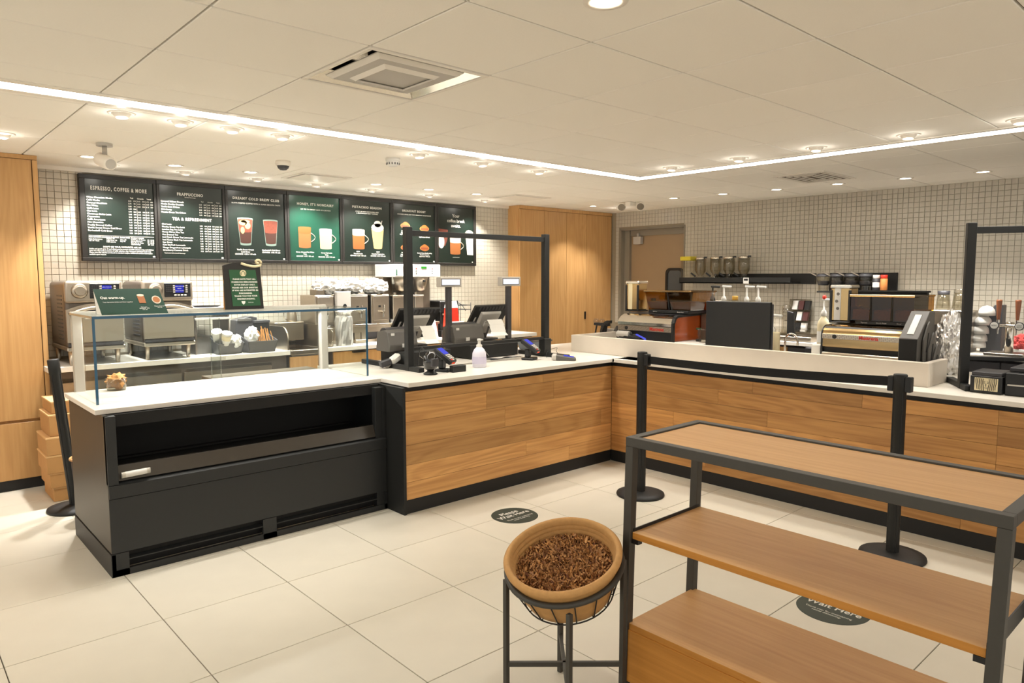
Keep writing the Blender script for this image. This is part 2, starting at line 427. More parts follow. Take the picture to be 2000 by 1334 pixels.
# walls with the mosaic tiles set proud of the grout
mb = MB(); mb.box(0.2, 8.3, 6.862, 7.06, 0, CEIL+0.1); wall_back = struct('wall_back', mb, M_wgrout)
mb = MB()
DY0, DY1, DZ = 5.415, 6.494, 2.268
mb.box(7.962, 8.14, DY1, 6.9, 0, CEIL+0.1); mb.box(7.962, 8.14, -2.5, DY0, 0, CEIL+0.1); mb.box(7.962, 8.14, DY0, DY1, DZ, CEIL+0.1)
wall_right = struct('wall_right', mb, M_wgrout)
mb = MB(); mb.box(-3, 0.95, 6.93, 7.06, 0, CEIL+0.1); struct('wall_left', mb, M_trimw)
mb = MB(); mb.box(.98, 6.15, 6.835, 6.87, 2.466, CEIL+.02, .002); struct('trim_1', mb, M_trimw)
TP = 0.0518
def mosaic(wall, axis, a0, a1, z0, z1, skip, near):
    """tiles on a wall plane; the 300 largest in view are objects, the rest one part"""
    one = MB()
    h = TP/2-0.0013
    if axis == 'x': pts = [(-h, -0.009, -h), (h, -0.009, -h), (h, 0, -h), (-h, 0, -h), (-h, -0.009, h), (h, -0.009, h), (h, 0, h), (-h, 0, h)]
    else: pts = [(-0.009, -h, -h), (0, -h, -h), (0, h, -h), (-0.009, h, -h), (-0.009, -h, h), (0, -h, h), (0, h, h), (-0.009, h, h)]
    one.hexa(pts, 0.0016)
    me = mesh_of('wall_tile', one, M_wtile, (0, 0, 0))
    cells = []
    na, nz = int((a1-a0)/TP), int((z1-z0)/TP)
    for i in range(na):
        for k in range(nz):
            a, z = a0+(i+0.5)*TP, z1-(k+0.5)*TP
            if skip(a, z): continue
            cells.append((near(a, z), a, z))
    cells.sort()
    for _, a, z in cells[:300]:
        o = bpy.data.objects.new('wall_tile', me); C.objects.link(o); o.parent = wall
        o.location = (a, 6.862, z) if axis == 'x' else (7.962, a, z)
    V, F = [], []
    mv = [v.co.copy() for v in me.vertices]; mf = [tuple(p.vertices) for p in me.polygons]
    for _, a, z in cells[300:]:
        b = len(V); off = Vector((a, 6.862, z)) if axis == 'x' else Vector((7.962, a, z))
        V += [v+off for v in mv]; F += [tuple(b+i for i in f) for f in mf]
    m2 = bpy.data.meshes.new('wall_tile_field'); m2.from_pydata(V, [], F); m2.materials.append(M_wtile)
    o = bpy.data.objects.new('wall_tile_field', m2); C.objects.link(o); o.parent = wall; o['kind'] = 'stuff'
mosaic(wall_back, 'x', 0.98, 6.16, 0.94, CEIL, lambda a, z: 1.38 < a < 5.55 and z > 1.76, lambda a, z: a)
def hidden_r(a, z):
    return (DY0-0.01 < a < DY1+0.01 and z < DZ+0.01)
mosaic(wall_right, 'y', 0.25, 6.62, 0.92, CEIL, hidden_r, lambda a, z: a)

# door in the right wall
mb = MB(); mb.box(8.075, 8.115, DY0+0.02, DY1-0.02, 0.01, DZ-0.06, 0.003); door = struct('door_1', mb, M_door)
mb = MB(); mb.box(7.955, 8.14, DY1-0.02, DY1+0.0, 0, DZ); mb.box(7.955, 8.14, DY0, DY0+0.02, 0, DZ); mb.box(7.955, 8.14, DY0, DY1, DZ-0.02, DZ)
mb.box(8.03, 8.12, DY1-0.11, DY1-0.02, 0, DZ-0.02); mb.box(8.05, 8.12, DY0+0.02, DY1-0.1, DZ-0.10, DZ-0.02)
mb.box(7.948, 7.96, DY1-0.012, DY1+0.006, 0, DZ+0.006); mb.box(7.948, 7.96, DY0-0.006, DY0+0.012, 0, DZ+0.006); mb.box(7.948, 7.96, DY0, DY1, DZ-0.012, DZ+0.006)
part('door_frame', mb, M_jamb, door)
mb = MB(); bmw = 0.028
yy0, yy1, zz0, zz1 = 5.50, 5.79, 1.12, 1.715
def rrect(y0, y1, z0, z1, r, n=5):
    P = []
    for cy, cz, a0 in ((y1-r, z1-r, 0), (y0+r, z1-r, 90), (y0+r, z0+r, 180), (y1-r, z0+r, 270)):
        for k in range(n+1):
            a = R(a0+90*k/n); P.append((cy+r*math.cos(a), cz+r*math.sin(a)))
    return P
def ring(mb, outer, inner, x, dx):
    k = len(outer)
    a = [mb.bm.verts.new((x, p[0], p[1])) for p in outer]; b = [mb.bm.verts.new((x, p[0], p[1])) for p in inner]
    c = [mb.bm.verts.new((x+dx, p[0], p[1])) for p in outer]; d = [mb.bm.verts.new((x+dx, p[0], p[1])) for p in inner]
    for i in range(k):
        j = (i+1) % k
        for q in ((a[i], a[j], b[j], b[i]), (c[j], c[i], d[i], d[j]), (a[j], a[i], c[i], c[j]), (b[i], b[j], d[j], d[i])): mb.bm.faces.new(q)
ring(mb, rrect(yy0, yy1, zz0, zz1, 0.07), rrect(yy0+0.035, yy1-0.035, zz0+0.035, zz1-0.035, 0.05), 8.06, 0.02)
wf = part('window_frame', mb, M_plastic, door)
mb = MB(); mb.prism([(8.072, p[0], p[1]) for p in rrect(yy0+0.03, yy1-0.03, zz0+0.03, zz1-0.03, 0.05)], (0.006, 0, 0)); part('pane', mb, M_winglass, wf)
mb = MB(); mb.box(8.0, 8.06, 6.17, 6.30, 2.05, 2.155, 0.004).box(8.02, 8.05, 6.22, 6.25, 2.155, 2.20); part('door_closer', mb, M_lgrey, door)

# recessed linear lights: two runs meeting over the counter corner
LY0, LY1, LX0, LX1 = 4.085, 4.225, 5.275, 5.415
run1 = thing('linear_light', 'long white ceiling light strip running parallel to the menu wall above the pastry case', 'light strip', (1.5, 4.15, CEIL), 'linear ceiling lights')
mb = MB(); mb.box(-2.5, LX1, LY0, LY1, CEIL-0.004, CEIL+0.01); part('diffuser', mb, M_led, run1)
mb = MB(); mb.box(-2.5, LX1+0.05, LY1, LY1+0.055, CEIL-0.006, CEIL+0.02, 0.002).box(-2.5, LX0, LY0-0.055, LY0, CEIL-0.006, CEIL+0.02, 0.002); part('trim_rail', mb, M_trimw, run1)
run2 = thing('linear_light', 'white ceiling light strip running along the right counter towards the camera', 'light strip', (5.345, 1.5, CEIL), 'linear ceiling lights')
mb = MB(); mb.box(LX0, LX1, -2, LY0, CEIL-0.004, CEIL+0.01); part('diffuser', mb, M_led, run2)
mb = MB(); mb.box(LX0-0.055, LX0, -2, LY0, CEIL-0.006, CEIL+0.02, 0.002).box(LX1, LX1+0.055, -2, LY1, CEIL-0.006, CEIL+0.02, 0.002); part('trim_rail', mb, M_trimw, run2)

# recessed downlights over the kitchen
def downlight(x, y, label, group, r=0.055, lens=M_lens, power=30, aim=None, spot=110):
    t = thing('recessed_light', label, 'ceiling light', (x, y, CEIL), group)
    mb = MB(); mb.lathe([(r*0.8, 0.012), (r*0.8, -0.002), (r, -0.006), (r*1.25, -0.004), (r*1.27, 0.001)], (x, y, CEIL), 24); part('trim_ring', mb, M_trimw, t)
    mb = MB(); mb.lathe([(0, -0.001), (r*0.82, -0.001)], (x, y, CEIL), 20, smooth=False); part('lens', mb, lens, t)
    light_of(t, 'SPOT', (x, y, CEIL-0.012), power, WARM if aim is None else NEUT, aim or (x, y, 0), spot, 0.6, 0.045)
    return t
for x, y, l in ((1.30, 6.17, 'beside the bullet camera'), (1.92, 6.18, 'above the second menu board'), (2.52, 6.13, 'above the third menu board'),
                (3.76, 6.12, 'above the fifth menu board'), (4.38, 6.11, 'above the sixth menu board'), (5.01, 6.10, 'above the seventh menu board')):
    downlight(x, y, 'round bright recessed ceiling light '+l, 'recessed lights in front of the menu boards', aim=(x, y, 0), power=230, spot=80)
for x, y, l in ((6.97, 4.91, 'first from the room corner along the right wall'), (7.03, 4.31, 'second from the room corner along the right wall'), (7.09, 3.72, 'third from the room corner along the right wall'),
                (7.12, 3.10, 'beyond the right air vent along the right wall'), (7.19, 2.51, 'second past the right air vent'), (7.26, 1.91, 'last along the right wall')):
    downlight(x, y, 'round recessed ceiling light '+l, 'recessed lights along the right wall', power=125, aim=(x, y, 0), spot=85)
downlight(6.95, 6.12, 'small recessed ceiling light in front of the far oak cabinet', 'recessed lights at the far cabinet', r=0.05, power=58, aim=(7.05, 6.6, 0.6), spot=80)
downlight(1.87, 1.60, 'single glaring recessed ceiling light at the top of the picture', None, r=0.06, power=28)

def gimbal(x, y, label, group, aim, power=30, lens=M_lens2, spot=60, spill=.55):
    """eyeball light: ring, tilted ball, lens"""
    t = thing('eyeball_light', label, 'ceiling light', (x, y, CEIL), group)
    mb = MB(); mb.lathe([(0.05, 0.01), (0.052, -0.003), (0.068, -0.005), (0.072, 0.001)], (x, y, CEIL), 22); part('trim_ring', mb, M_trimw, t)
    d = (Vector(aim)-Vector((x, y, CEIL))).normalized()
    c = Vector((x, y, CEIL+0.006))
    mb = MB(); mb.lathe([(0.049, -0.005), (0.046, 0.012), (0.038, 0.026), (0.031, 0.032)], c, 20, d); part('ball', mb, M_trimw, t)
    mb = MB(); mb.lathe([(0, 0.03), (0.031, 0.03)], c, 18, d, False); part('lens', mb, lens, t)
    light_of(t, 'SPOT', c+d*0.045, power, WARM, aim, spot, 0.7, 0.03)
    if spill: light_of(t, 'POINT', (x, y, CEIL-.055), spill, WARM, radius=.02)
for x, l in ((0.70, 'over the tall left cabinet'), (1.11, 'first right of the tall left cabinet'), (1.42, 'second right of the tall left cabinet'), (1.72, 'third right of the tall left cabinet'), (2.04, 'fourth right of the tall left cabinet'),
             (3.10, 'beside the round smoke detector'), (3.71, 'second right of the smoke detector'), (4.34, 'third right of the smoke detector')):
    yy = 5.55 if x < 0.8 else 4.44
    gimbal(x, yy, 'white eyeball ceiling light beside the long light strip, '+l, 'eyeball lights along the long light strip', (x, yy-0.25 if x > 0.8 else yy+0.6, 0.3) if x > 0.8 else (0.6, 6.3, 1.2), power=27)
for y, l in ((3.57, 'nearest the strip corner'), (2.95, 'second from the strip corner'), (2.35, 'third from the strip corner'), (1.75, 'fourth from the strip corner'), (1.15, 'fifth from the corner')):
    gimbal(5.03, y, 'white eyeball ceiling light beside the right light strip, '+l, 'eyeball lights along the right light strip', (4.85, y, 0.9), power=27)
for k, x in enumerate((1.32, 1.90, 2.53, 3.12, 3.74, 4.46, 5.26)):
    gimbal(x+0.2, 6.50, 'small eyeball light close to the tiled wall over the %s menu board' % ('first', 'second', 'third', 'fourth', 'fifth', 'sixth', 'seventh')[k],
           'wall washers over the menu boards', (x+0.2, 6.80, 1.3), power=75, spot=105)
gimbal(7.38, 6.05, 'small eyeball light beside the twin emergency lamp', None, (7.4, 6.6, 1.2), power=26)

# supply air diffuser in its own ceiling cell
dx0, dx1, dy0, dy1 = CX, CX+GX, CY, CY+GY
dcx, dcy = (dx0+dx1)/2, (dy0+dy1)/2
t = thing('air_diffuser', 'square steel and clear plastic air diffuser set in the ceiling nearest the camera', 'air vent', (dcx, dcy, CEIL))
mb = MB()
for a in ((dx0, dx1, dy0, dy0+0.022), (dx0, dx1, dy1-0.022, dy1), (dx0, dx0+0.022, dy0+0.022, dy1-0.022), (dx1-0.022, dx1, dy0+0.022, dy1-0.022)): mb.box(*a, CEIL-0.006, CEIL+0.02, 0.002)
part('frame', mb, M_trimw, t)
mb = MB(); k = 0.022
o4 = [(dx0+k, dy0+k, CEIL), (dx1-k, dy0+k, CEIL), (dx1-k, dy1-k, CEIL), (dx0+k, dy1-k, CEIL)]
i4 = [(dx0+.14, dy0+.14, CEIL+.085), (dx1-.14, dy0+.14, CEIL+.085), (dx1-.14, dy1-.14, CEIL+.085), (dx0+.14, dy1-.14, CEIL+.085)]
for q in range(4): mb.poly([o4[q], o4[(q+1) % 4], i4[(q+1) % 4], i4[q]])
mb.poly(i4); part('pan', mb, M_chrome, t)
mb = MB(); mb.cyl((dcx-0.02, dcy+0.02, CEIL+0.03), 0.09, 0.05, 24); part('duct_collar', mb, M_deep, t)
mb = MB()
for a, z in ((0.225, 0.0), (0.15, -0.012), (0.085, 0.002)):
    k2 = a-0.022
    P = [(-a, -a), (a, -a), (a, a), (-a, a)]; Q = [(-k2, -k2), (k2, -k2), (k2, k2), (-k2, k2)]
    for q in range(4):
        r = (q+1) % 4
        mb.hexa([(dcx+P[q][0], dcy+P[q][1], CEIL+z+.012), (dcx+P[r][0], dcy+P[r][1], CEIL+z+.012), (dcx+Q[r][0], dcy+Q[r][1], CEIL+z-.004), (dcx+Q[q][0], dcy+Q[q][1], CEIL+z-.004),
                 (dcx+P[q][0], dcy+P[q][1], CEIL+z+.016), (dcx+P[r][0], dcy+P[r][1], CEIL+z+.016), (dcx+Q[r][0], dcy+Q[r][1], CEIL+z+.004), (dcx+Q[q][0], dcy+Q[q][1], CEIL+z+.004)])
part('deflector_ring', mb, M_trimw, t)
mb = MB(); mb.box(dcx-.205, dcx+.205, dcy-.205, dcy+.205, CEIL-.002, CEIL+.004); part('clear_plate', mb, M_lgrey, t)
mb = MB(); mb.frustum(dcx, dcy, CEIL+0.0, CEIL+0.03, 0.065, 0.065, 0.03, 0.03); part('hub', mb, M_lgrey, t)

def slot_vent(x0, x1, y0, y1, label, louvre=False):
    t = thing('ceiling_vent', label, 'air vent', ((x0+x1)/2, (y0+y1)/2, CEIL))
    mb = MB()
    for a in ((x0, x1, y0, y0+.03), (x0, x1, y1-.03, y1), (x0, x0+.03, y0+.03, y1-.03), (x1-.03, x1, y0+.03, y1-.03)): mb.box(*a, CEIL-0.007, CEIL+0.001, 0.002)
    part('frame', mb, M_trimw, t)
    mb = MB(); mb.box(x0+.03, x1-.03, y0+.03, y1-.03, CEIL-0.0015, CEIL+0.001); part('back_plate', mb, M_grid if louvre else M_steeld, t)
    if louvre:
        for q in range(4):
            mb = MB(); a = 0.05+q*0.05
            mb.bar((x0+a, y0+a, CEIL-.006), (x1-a, y0+a, CEIL-.006), .022, .003).bar((x0+a, y1-a, CEIL-.006), (x1-a, y1-a, CEIL-.006), .022, .003)
            mb.bar((x0+a, y0+a, CEIL-.006), (x0+a, y1-a, CEIL-.006), .022, .003).bar((x1-a, y0+a, CEIL-.006), (x1-a, y1-a, CEIL-.006), .022, .003)
            part('louvre', mb, M_trimw, t)
    else:
        mb = MB(); mb.box(x0+.045, x1-.045, y0+.045, y1-.045, CEIL-0.012, CEIL-0.002, 0.003); part('plate', mb, M_trimw, t)
slot_vent(2.86, 3.34, 5.84, 6.28, 'flush white ceiling vent panel above the fourth menu board')
slot_vent(5.33, 5.88, 5.81, 6.26, 'flush white ceiling vent panel near the far oak cabinet')
slot_vent(6.15, 6.82, 2.80, 3.28, 'louvred white ceiling vent beyond the right light strip', True)

# small ceiling devices
t = thing('smoke_detector', 'round white smoke detector on the ceiling near the fifth menu board', 'smoke detector', (3.05, 4.72, CEIL))
mb = MB(); mb.lathe([(0.0, 0), (0.055, 0), (0.055, -0.022), (0.052, -0.024)], (3.05, 4.72, CEIL), 24); part('base', mb, M_white, t)
mb = MB(); mb.lathe([(0.05, -0.024), (0.048, -0.05), (0.03, -0.06), (0, -0.062)], (3.05, 4.72, CEIL), 24); part('cover', mb, M_white, t)
mb = MB()
for k in range(14):
    a = 2*math.pi*k/14; mb.bar((3.05+.047*math.cos(a), 4.72+.047*math.sin(a), CEIL-.034), (3.05+.047*math.cos(a), 4.72+.047*math.sin(a), CEIL-.05), .008, .006)
part('slot', mb, M_dgrey, t)
t = thing('dome_camera', 'small white dome camera with dark lens on the ceiling', 'camera', (2.48, 5.40, CEIL))
mb = MB(); mb.lathe([(0, 0), (0.055, 0), (0.06, -0.02), (0.05, -0.038)], (2.48, 5.40, CEIL), 22); part('housing', mb, M_trimw, t)
mb = MB(); mb.lathe([(0.046, -0.036), (0.04, -0.055), (0.024, -0.068), (0, -0.072)], (2.48, 5.40, CEIL), 20); part('lens_dome', mb, M_dgrey, t)
t = thing('bullet_camera', 'beige bullet camera hanging from a bracket near the tall left cabinet', 'camera', (1.26, 5.50, CEIL))
mb = MB(); mb.cyl((1.26, 5.50, CEIL-0.02), 0.05, 0.02, 20).bar((1.26, 5.50, CEIL-.02), (1.25, 5.46, CEIL-.07), .03, .03); part('bracket', mb, M_lgrey, t)
mb = MB(); mb.cyl((1.235, 5.54, CEIL-.10), 0.045, 0.15, 18, (0.25, -1.0, -0.35), bev=.008); part('housing', mb, M_trimw, t)
mb = MB(); mb.cyl(Vector((1.235, 5.54, CEIL-.10))+Vector((0.25, -1, -.35)).normalized()*0.151, 0.034, 0.002, 18, (0.25, -1, -.35)); lens = part('lens', mb, M_lgrey, t)
t = thing('emergency_light', 'white twin-head emergency lamp hanging from the ceiling by the doorway', 'emergency light', (6.93, 5.50, CEIL))
mb = MB(); mb.box(6.87, 6.99, 5.46, 5.54, CEIL-.05, CEIL, .006); part('housing', mb, M_trimw, t)
for k, (x, y) in enumerate(((6.88, 5.60), (6.99, 5.40))):
    ax = Vector((-.75, -.6, -.45)).normalized()
    mb = MB(); mb.lathe([(0.0, -.05), (.03, -.045), (.05, -.01), (.052, .012), (.044, .014)], (x, y, CEIL-.055), 18, ax); h = part('lamp_head', mb, M_trimw, t)
    mb = MB(); mb.lathe([(0, .012), (.043, .012)], (x, y, CEIL-.055), 16, ax, False); part('lens', mb, M_steeld, h)

# ================================================================== TALL CABINETS
cab = thing('tall_cabinet', 'tall oak cabinet at the left edge with one drawer line', 'cabinet', (0.4, 6.37, 0))
mb = MB(); mb.box(-0.9, 1.005, 6.40, 6.95, 0.08, CEIL); part('carcass', mb, M_oakc, cab)
mb = MB(); mb.box(-0.9, 1.005, 6.37, 6.40, 2.467, CEIL-.002, .001); part('top_rail', mb, M_oakc, cab)
mb = MB(); mb.box(0.972, 1.005, 6.37, 6.40, 0.08, 2.463, .001); part('side_stile', mb, M_oakc, cab)
mb = MB(); mb.box(-0.9, 0.966, 6.372, 6.40, 0.535, 2.463, .001); part('door', mb, M_oakc, cab)
mb = MB(); mb.box(-0.9, 0.966, 6.372, 6.40, 0.085, 0.512, .001); part('drawer', mb, M_oakc, cab)
mb = MB(); mb.box(-0.9, 0.995, 6.395, 6.9, 0, 0.08); part('toe_kick', mb, M_toe, cab)

cab = thing('tall_cabinet', 'tall oak wardrobe-like cabinet with flat doors in the far corner', 'cabinet', (7.0, 6.75, 0))
mb = MB(); mb.box(6.147, 7.94, 6.66, 6.855, 0.09, CEIL-.001); part('carcass', mb, M_oakc, cab)
mb = MB(); mb.box(6.147, 7.94, 6.632, 6.66, 2.455, CEIL-.002, .001); part('top_rail', mb, M_oakc, cab)
xs = [6.150, 6.592, 7.006, 7.404, 7.935]
for a, b in zip(xs, xs[1:]):
    mb = MB(); mb.box(a+.002, b-.002, 6.635, 6.66, 0.10, 2.451, .001); part('door', mb, M_oakc, cab)
mb = MB(); mb.box(7.365, 7.392, 6.62, 6.636, 1.015, 1.12, .003); part('pull', mb, M_plastic, cab, 'small black finger pull')
mb = MB(); mb.box(6.17, 7.94, 6.68, 6.85, 0, .09); part('toe_kick', mb, M_toe, cab)

# ================================================================== MENU BOARDS
BX = [1.352, 1.948, 2.545, 3.151, 3.757, 4.378, 4.985, 5.578]
BZ0, BZ1, BY = 1.735, 2.452, 6.80
ORD = ('first', 'second', 'third', 'fourth', 'fifth', 'sixth', 'seventh')
DESC = ('espresso and coffee prices, leftmost', 'blended drink and tea prices', 'two iced cold brew glasses', 'two mugs on bright green', 'a mug and a whipped-cream cup', 'four breakfast sandwiches', 'three cups under a slogan, rightmost')
boards = []
for k in range(7):
    x0, x1 = BX[k], BX[k+1]
    t = thing('menu_board', 'black framed green menu board of %s' % DESC[k], 'menu board', ((x0+x1)/2, BY+.03, BZ0), 'menu boards on the tiled wall')
    f = 0.026 if 0 < k < 6 else 0.026
    fl = 0.045 if k == 0 else 0.025; fr = 0.04 if k == 6 else 0.025
    mb = MB()
    mb.box(x0+.001, x1-.001, BY, BY+.052, BZ1-.036, BZ1, .003).box(x0+.001, x1-.001, BY, BY+.052, BZ0, BZ0+.03, .003)
    mb.box(x0+.001, x0+fl, BY, BY+.052, BZ0+.03, BZ1-.036, .003).box(x1-fr, x1-.001, BY, BY+.052, BZ0+.03, BZ1-.036, .003)
    part('frame', mb, M_boardf, t)
    mb = MB(); mb.box(x0+fl-.002, x1-fr+.002, BY+.014, BY+.05, BZ0+.028, BZ1-.034); part('panel', mb, M_board2 if k == 3 else M_board, t)
    mb = MB(); mb.box(x1-fr-.024, x1-fr-.006, BY+.011, BY+.014, BZ0+.036, BZ0+.05); part('sticker', mb, M_lbl, t)
    boards.append((t, x0+fl, x1-fr, BZ0+.03, BZ1-.036))
YT = BY+.0132
class Bd:
    def __init__(s, k): s.t, s.x0, s.x1, s.z0, s.z1 = boards[k]
    def p(s, u, v, l=0): return (s.x0+u*(s.x1-s.x0), YT-l*.0008, s.z1-v*(s.z1-s.z0))
    def text(s, nm, body, u, v, h, width=None, align='CENTER', bold=0.0, mat=None, lead=1.0, wide=1.0, space=1.0):
        H = s.z1-s.z0
        return text(s.t, nm, body, s.p(u, v), h*H, '-y', mat, align, wide, bold, lead, space, 0.0005, width*(s.x1-s.x0) if width else None)
    def shape(s, nm, pts, mat, l=1):
        mb = MB(); mb.prism([s.p(u, v, l) for u, v in pts], (0, .0006, 0)); return part(nm, mb, mat, s.t)
def cupshape(cx, top, bot, wt, wb):
    n = 8; P = []
    for i in range(n+1):
        a = math.pi*i/n; P.append((cx-wt*math.cos(a), top-0.012*math.sin(a)))
    for i in range(n+1):
        a = math.pi*i/n; P.append((cx+wb*math.cos(a), bot+0.016*math.sin(a)))
    return P
def lens_shape(cx, cy, rx, ry, n=18): return [(cx+rx*math.cos(2*math.pi*i/n), cy+ry*math.sin(2*math.pi*i/n)) for i in range(n)]
def mug(b, cx, top, bot, w, body, foam):
    b.shape('printed_drink', cupshape(cx, top, bot, w, w*.93), body, 1)
    b.shape('printed_foam', cupshape(cx, top, top+(bot-top)*.28, w, w*.985), foam, 2)
    mb = MB(); cz = (top+bot)/2
    P = [b.p(cx+w*.95+.085*math.sin(math.pi*i/8), top+(bot-top)*(.27+.46*i/8), 2) for i in range(9)]
    mb.tube(P, .0045, 5); part('printed_handle', mb, P_foam, b.t)
b = Bd(0)
b.text('heading', 'ESPRESSO, COFFEE & MORE', .49, .115, .068, .82, bold=.0012, space=1.25)
items = ['White Chocolate Mocha', 'Caffè Mocha', 'Caramel Macchiato', 'Flat White', 'Caffè Latte', 'Oat Latte', 'Cinnamon Dolce Latte', 'Cappuccino', 'Caffè Americano', 'Hot Chocolate', 'Freshly Brewed Coffee', 'Vanilla Sweet Cream Cold Brew', 'Starbucks® Cold Brew']
for i, s in enumerate(items): b.text('menu_item', s, .015, .232+i*.0352, .030, None, 'LEFT', .0003)
def pricegrid(b, n, v0, dv, cols, skip=()):
    rnd = random.Random(5)
    for ci, u in enumerate(cols):
        for i in range(n):
            if (i, ci) in skip: continue
            s = '%d.%d5' % (2+ci//2+rnd.randint(0, 1), rnd.randint(0, 9)) if ci % 2 == 0 else '%d0' % rnd.randint(9, 48)
            b.text('price', s, u, v0+i*dv, .023, None, 'CENTER', .0003)
COLS = (.64, .71, .775, .845, .905, .97)
pricegrid(b, 13, .252, .0352, COLS, {(3, c) for c in range(2, 6)})
b.text('size_heading', 'Tall', .67, .215, .026, bold=.0006); b.text('size_heading', 'Grande', .80, .215, .026, bold=.0006); b.text('size_heading', 'Venti', .93, .215, .026, bold=.0006)
for u in (.742, .875): b.shape('rule', [(u, .235), (u+.003, .235), (u+.003, .69), (u, .69)], M_text)
b.shape('rule', [(.02, .715), (.985, .715), (.985, .719), (.02, .719)], M_text)
for u, hd, sub in ((.02, 'ADD ESPRESSO SHOT', 'High-Performance\nTall .90  Venti'), (.27, 'ADD FLAVOUR', 'Regular .70\nSugar-Free .70\n0-20 calories'), (.47, 'DAIRY-FREE', 'Oats .80\nSoy .80'), (.63, 'MAKE IT YOURS', 'Cold Foam & Cream\nBlonde Espresso\nExtra Syrup Pump\nOat Beverage')):
    b.text('heading', hd, u, .737, .022, None, 'LEFT', .0008); b.text('note', sub, u, .775 if sub.count('\n') < 3 else .79, .021, None, 'LEFT', .0004)
b.text('note', '.90  10-90\n.80  10-60\n.70  20-80\n.80  5-60', .93, .79, .021, None, 'CENTER', .0004)
b.text('heading', "DON'T SEE YOUR FAVOURITE? ASK US!", .5, .862, .027, .56, bold=.0009, space=1.1)
b.text('small_print', 'Adults and youth (ages 13 and older) need an average of 2,000 calories a day, and children\n(ages 4 to 12) need an average of 1,500 calories a day. However, individual needs vary.\nPlease note that calories are based on standard recipes. Additional nutrition information\navailable upon request.', .02, .925, .0235, .95, 'LEFT', .0006, lead=1.02)
b = Bd(1)
b.text('heading', 'FRAPPUCCINO', .48, .115, .055, .41, bold=.0011, space=1.2); b.text('note', 'blended beverages', .48, .152, .02)
for i, s in enumerate(['Caramel Ribbon Crunch', 'Mocha Cookie Crumble', 'Vanilla Bean Crème', 'Strawberry', 'Matcha Green Tea Crème']): b.text('menu_item', s, .02, .222+i*.0365, .030, None, 'LEFT', .0003)
COLS2 = (.64, .71, .775, .84, .905, .965)
pricegrid(b, 5, .242, .0365, COLS2)
b.text('size_heading', 'Tall', .67, .2, .024); b.text('size_heading', 'Grande', .80, .2, .024); b.text('size_heading', 'Venti', .93, .2, .024)
b.text('heading', 'TEA & REFRESHMENT', .5, .455, .055, .63, bold=.0011, space=1.2)
for i, s in enumerate(['Chai Latte', 'Matcha Green Tea Latte', 'London Fog Tea Latte', 'Honey Citrus Mint Tea', 'Hot Brewed Tea', 'Iced Peach Green Tea Lemonade', 'Iced Guava Black Tea Lemonade', 'Star Drink', 'Kiwi Starfruit Lemonade', 'Mango Dragonfruit Lemonade', 'Strawberry Coconut Drink']): b.text('menu_item', s, .02, .532+i*.0352, .030, None, 'LEFT', .0003)
pricegrid(b, 11, .54, .0352, COLS2)
for u in (.742, .872): b.shape('rule', [(u, .22), (u+.003, .22), (u+.003, .40), (u, .40)], M_text); b.shape('rule', [(u, .53), (u+.003, .53), (u+.003, .9), (u, .9)], M_text)
b.text('note', '*Starbucks Refreshers® Beverage', .04, .925, .02, None, 'LEFT')
b = Bd(2)
b.text('heading', 'DREAMY COLD BREW CLUB', .5, .11, .05, .82, bold=.0011, space=1.2); b.text('subheading', 'SLOW-STEEPED COFFEE WITH A SUPER SMOOTH TASTE', .5, .178, .026, .86, bold=.0004, space=1.1)
for cx, top in ((.29, .395), (.74, .405)):
    b.shape('printed_drink', cupshape(cx, top, .775, .135, .095), P_glass, 1)
    b.shape('printed_drink', cupshape(cx, top+.02, .745, .125, .09), P_cold, 2)
    b.shape('printed_ice', cupshape(cx, top+.02, .585, .127, .108), P_ice, 3)
for q in ((.25, .46, .07, .04), (.33, .50, .05, .05), (.24, .57, .035, .05), (.29, .44, .08, .02)): b.shape('printed_cream', lens_shape(*q), P_cream, 4)
b.text('caption', 'Vanilla Sweet Cream\nCold Brew\nGRANDE  4.25 / 110 cals', .28, .885, .03, None, bold=.0005, lead=1.1); b.text('caption', 'Starbucks® Cold Brew\nGRANDE  3.95 / 5 cals', .74, .87, .03, None, bold=.0005, lead=1.1)
b = Bd(3)
b.text('heading', "HONEY, IT'S NONDAIRY", .52, .125, .052, .73, bold=.0012, space=1.2); b.text('subheading', 'SAY YES TO CREAMY OATS OR ALMONDS', .52, .205, .026, .6, bold=.0004, space=1.1)
mug(b, .29, .485, .79, .125, P_latte, P_coffee); mug(b, .71, .50, .80, .125, P_milk, P_whip)
b.text('caption', 'Honey Almond Flat White\nTALL\nGRANDE  4.95 / 150 cals', .29, .90, .028, None, bold=.0005, lead=1.15); b.text('caption', 'Honey Oat Latte\nTALL\nGRANDE  4.95 / 190 cals', .72, .905, .028, None, bold=.0005, lead=1.15)
b = Bd(4)
b.text('heading', 'PISTACHIO SEASON', .5, .11, .05, .63, bold=.0011, space=1.15); b.text('subheading', 'COZY UP WITH PISTACHIO AND\nA BROWN BUTTERY TOPPING', .5, .195, .025, .5, bold=.0004, lead=1.15)
mug(b, .305, .48, .785, .13, P_coffee, P_foam)
b.shape('printed_drink', cupshape(.72, .46, .77, .135, .09), P_cream, 1)
b.shape('printed_cream', lens_shape(.72, .43, .135, .07), P_whip, 2); b.shape('printed_cream', lens_shape(.72, .37, .08, .055), P_whip, 2)
b.shape('printed_straw', [(.785, .40), (.80, .40), (.825, .31), (.81, .31)], M_text, 3)
b.text('caption', 'NEW\nPistachio Latte\nGRANDE  5.25 / 320 cals', .29, .87, .028, None, bold=.0005, lead=1.2); b.text('caption', 'NEW\nPistachio Frappuccino\nGRANDE  5.95 / 400 cals', .72, .87, .028, None, bold=.0005, lead=1.2)
b = Bd(5)
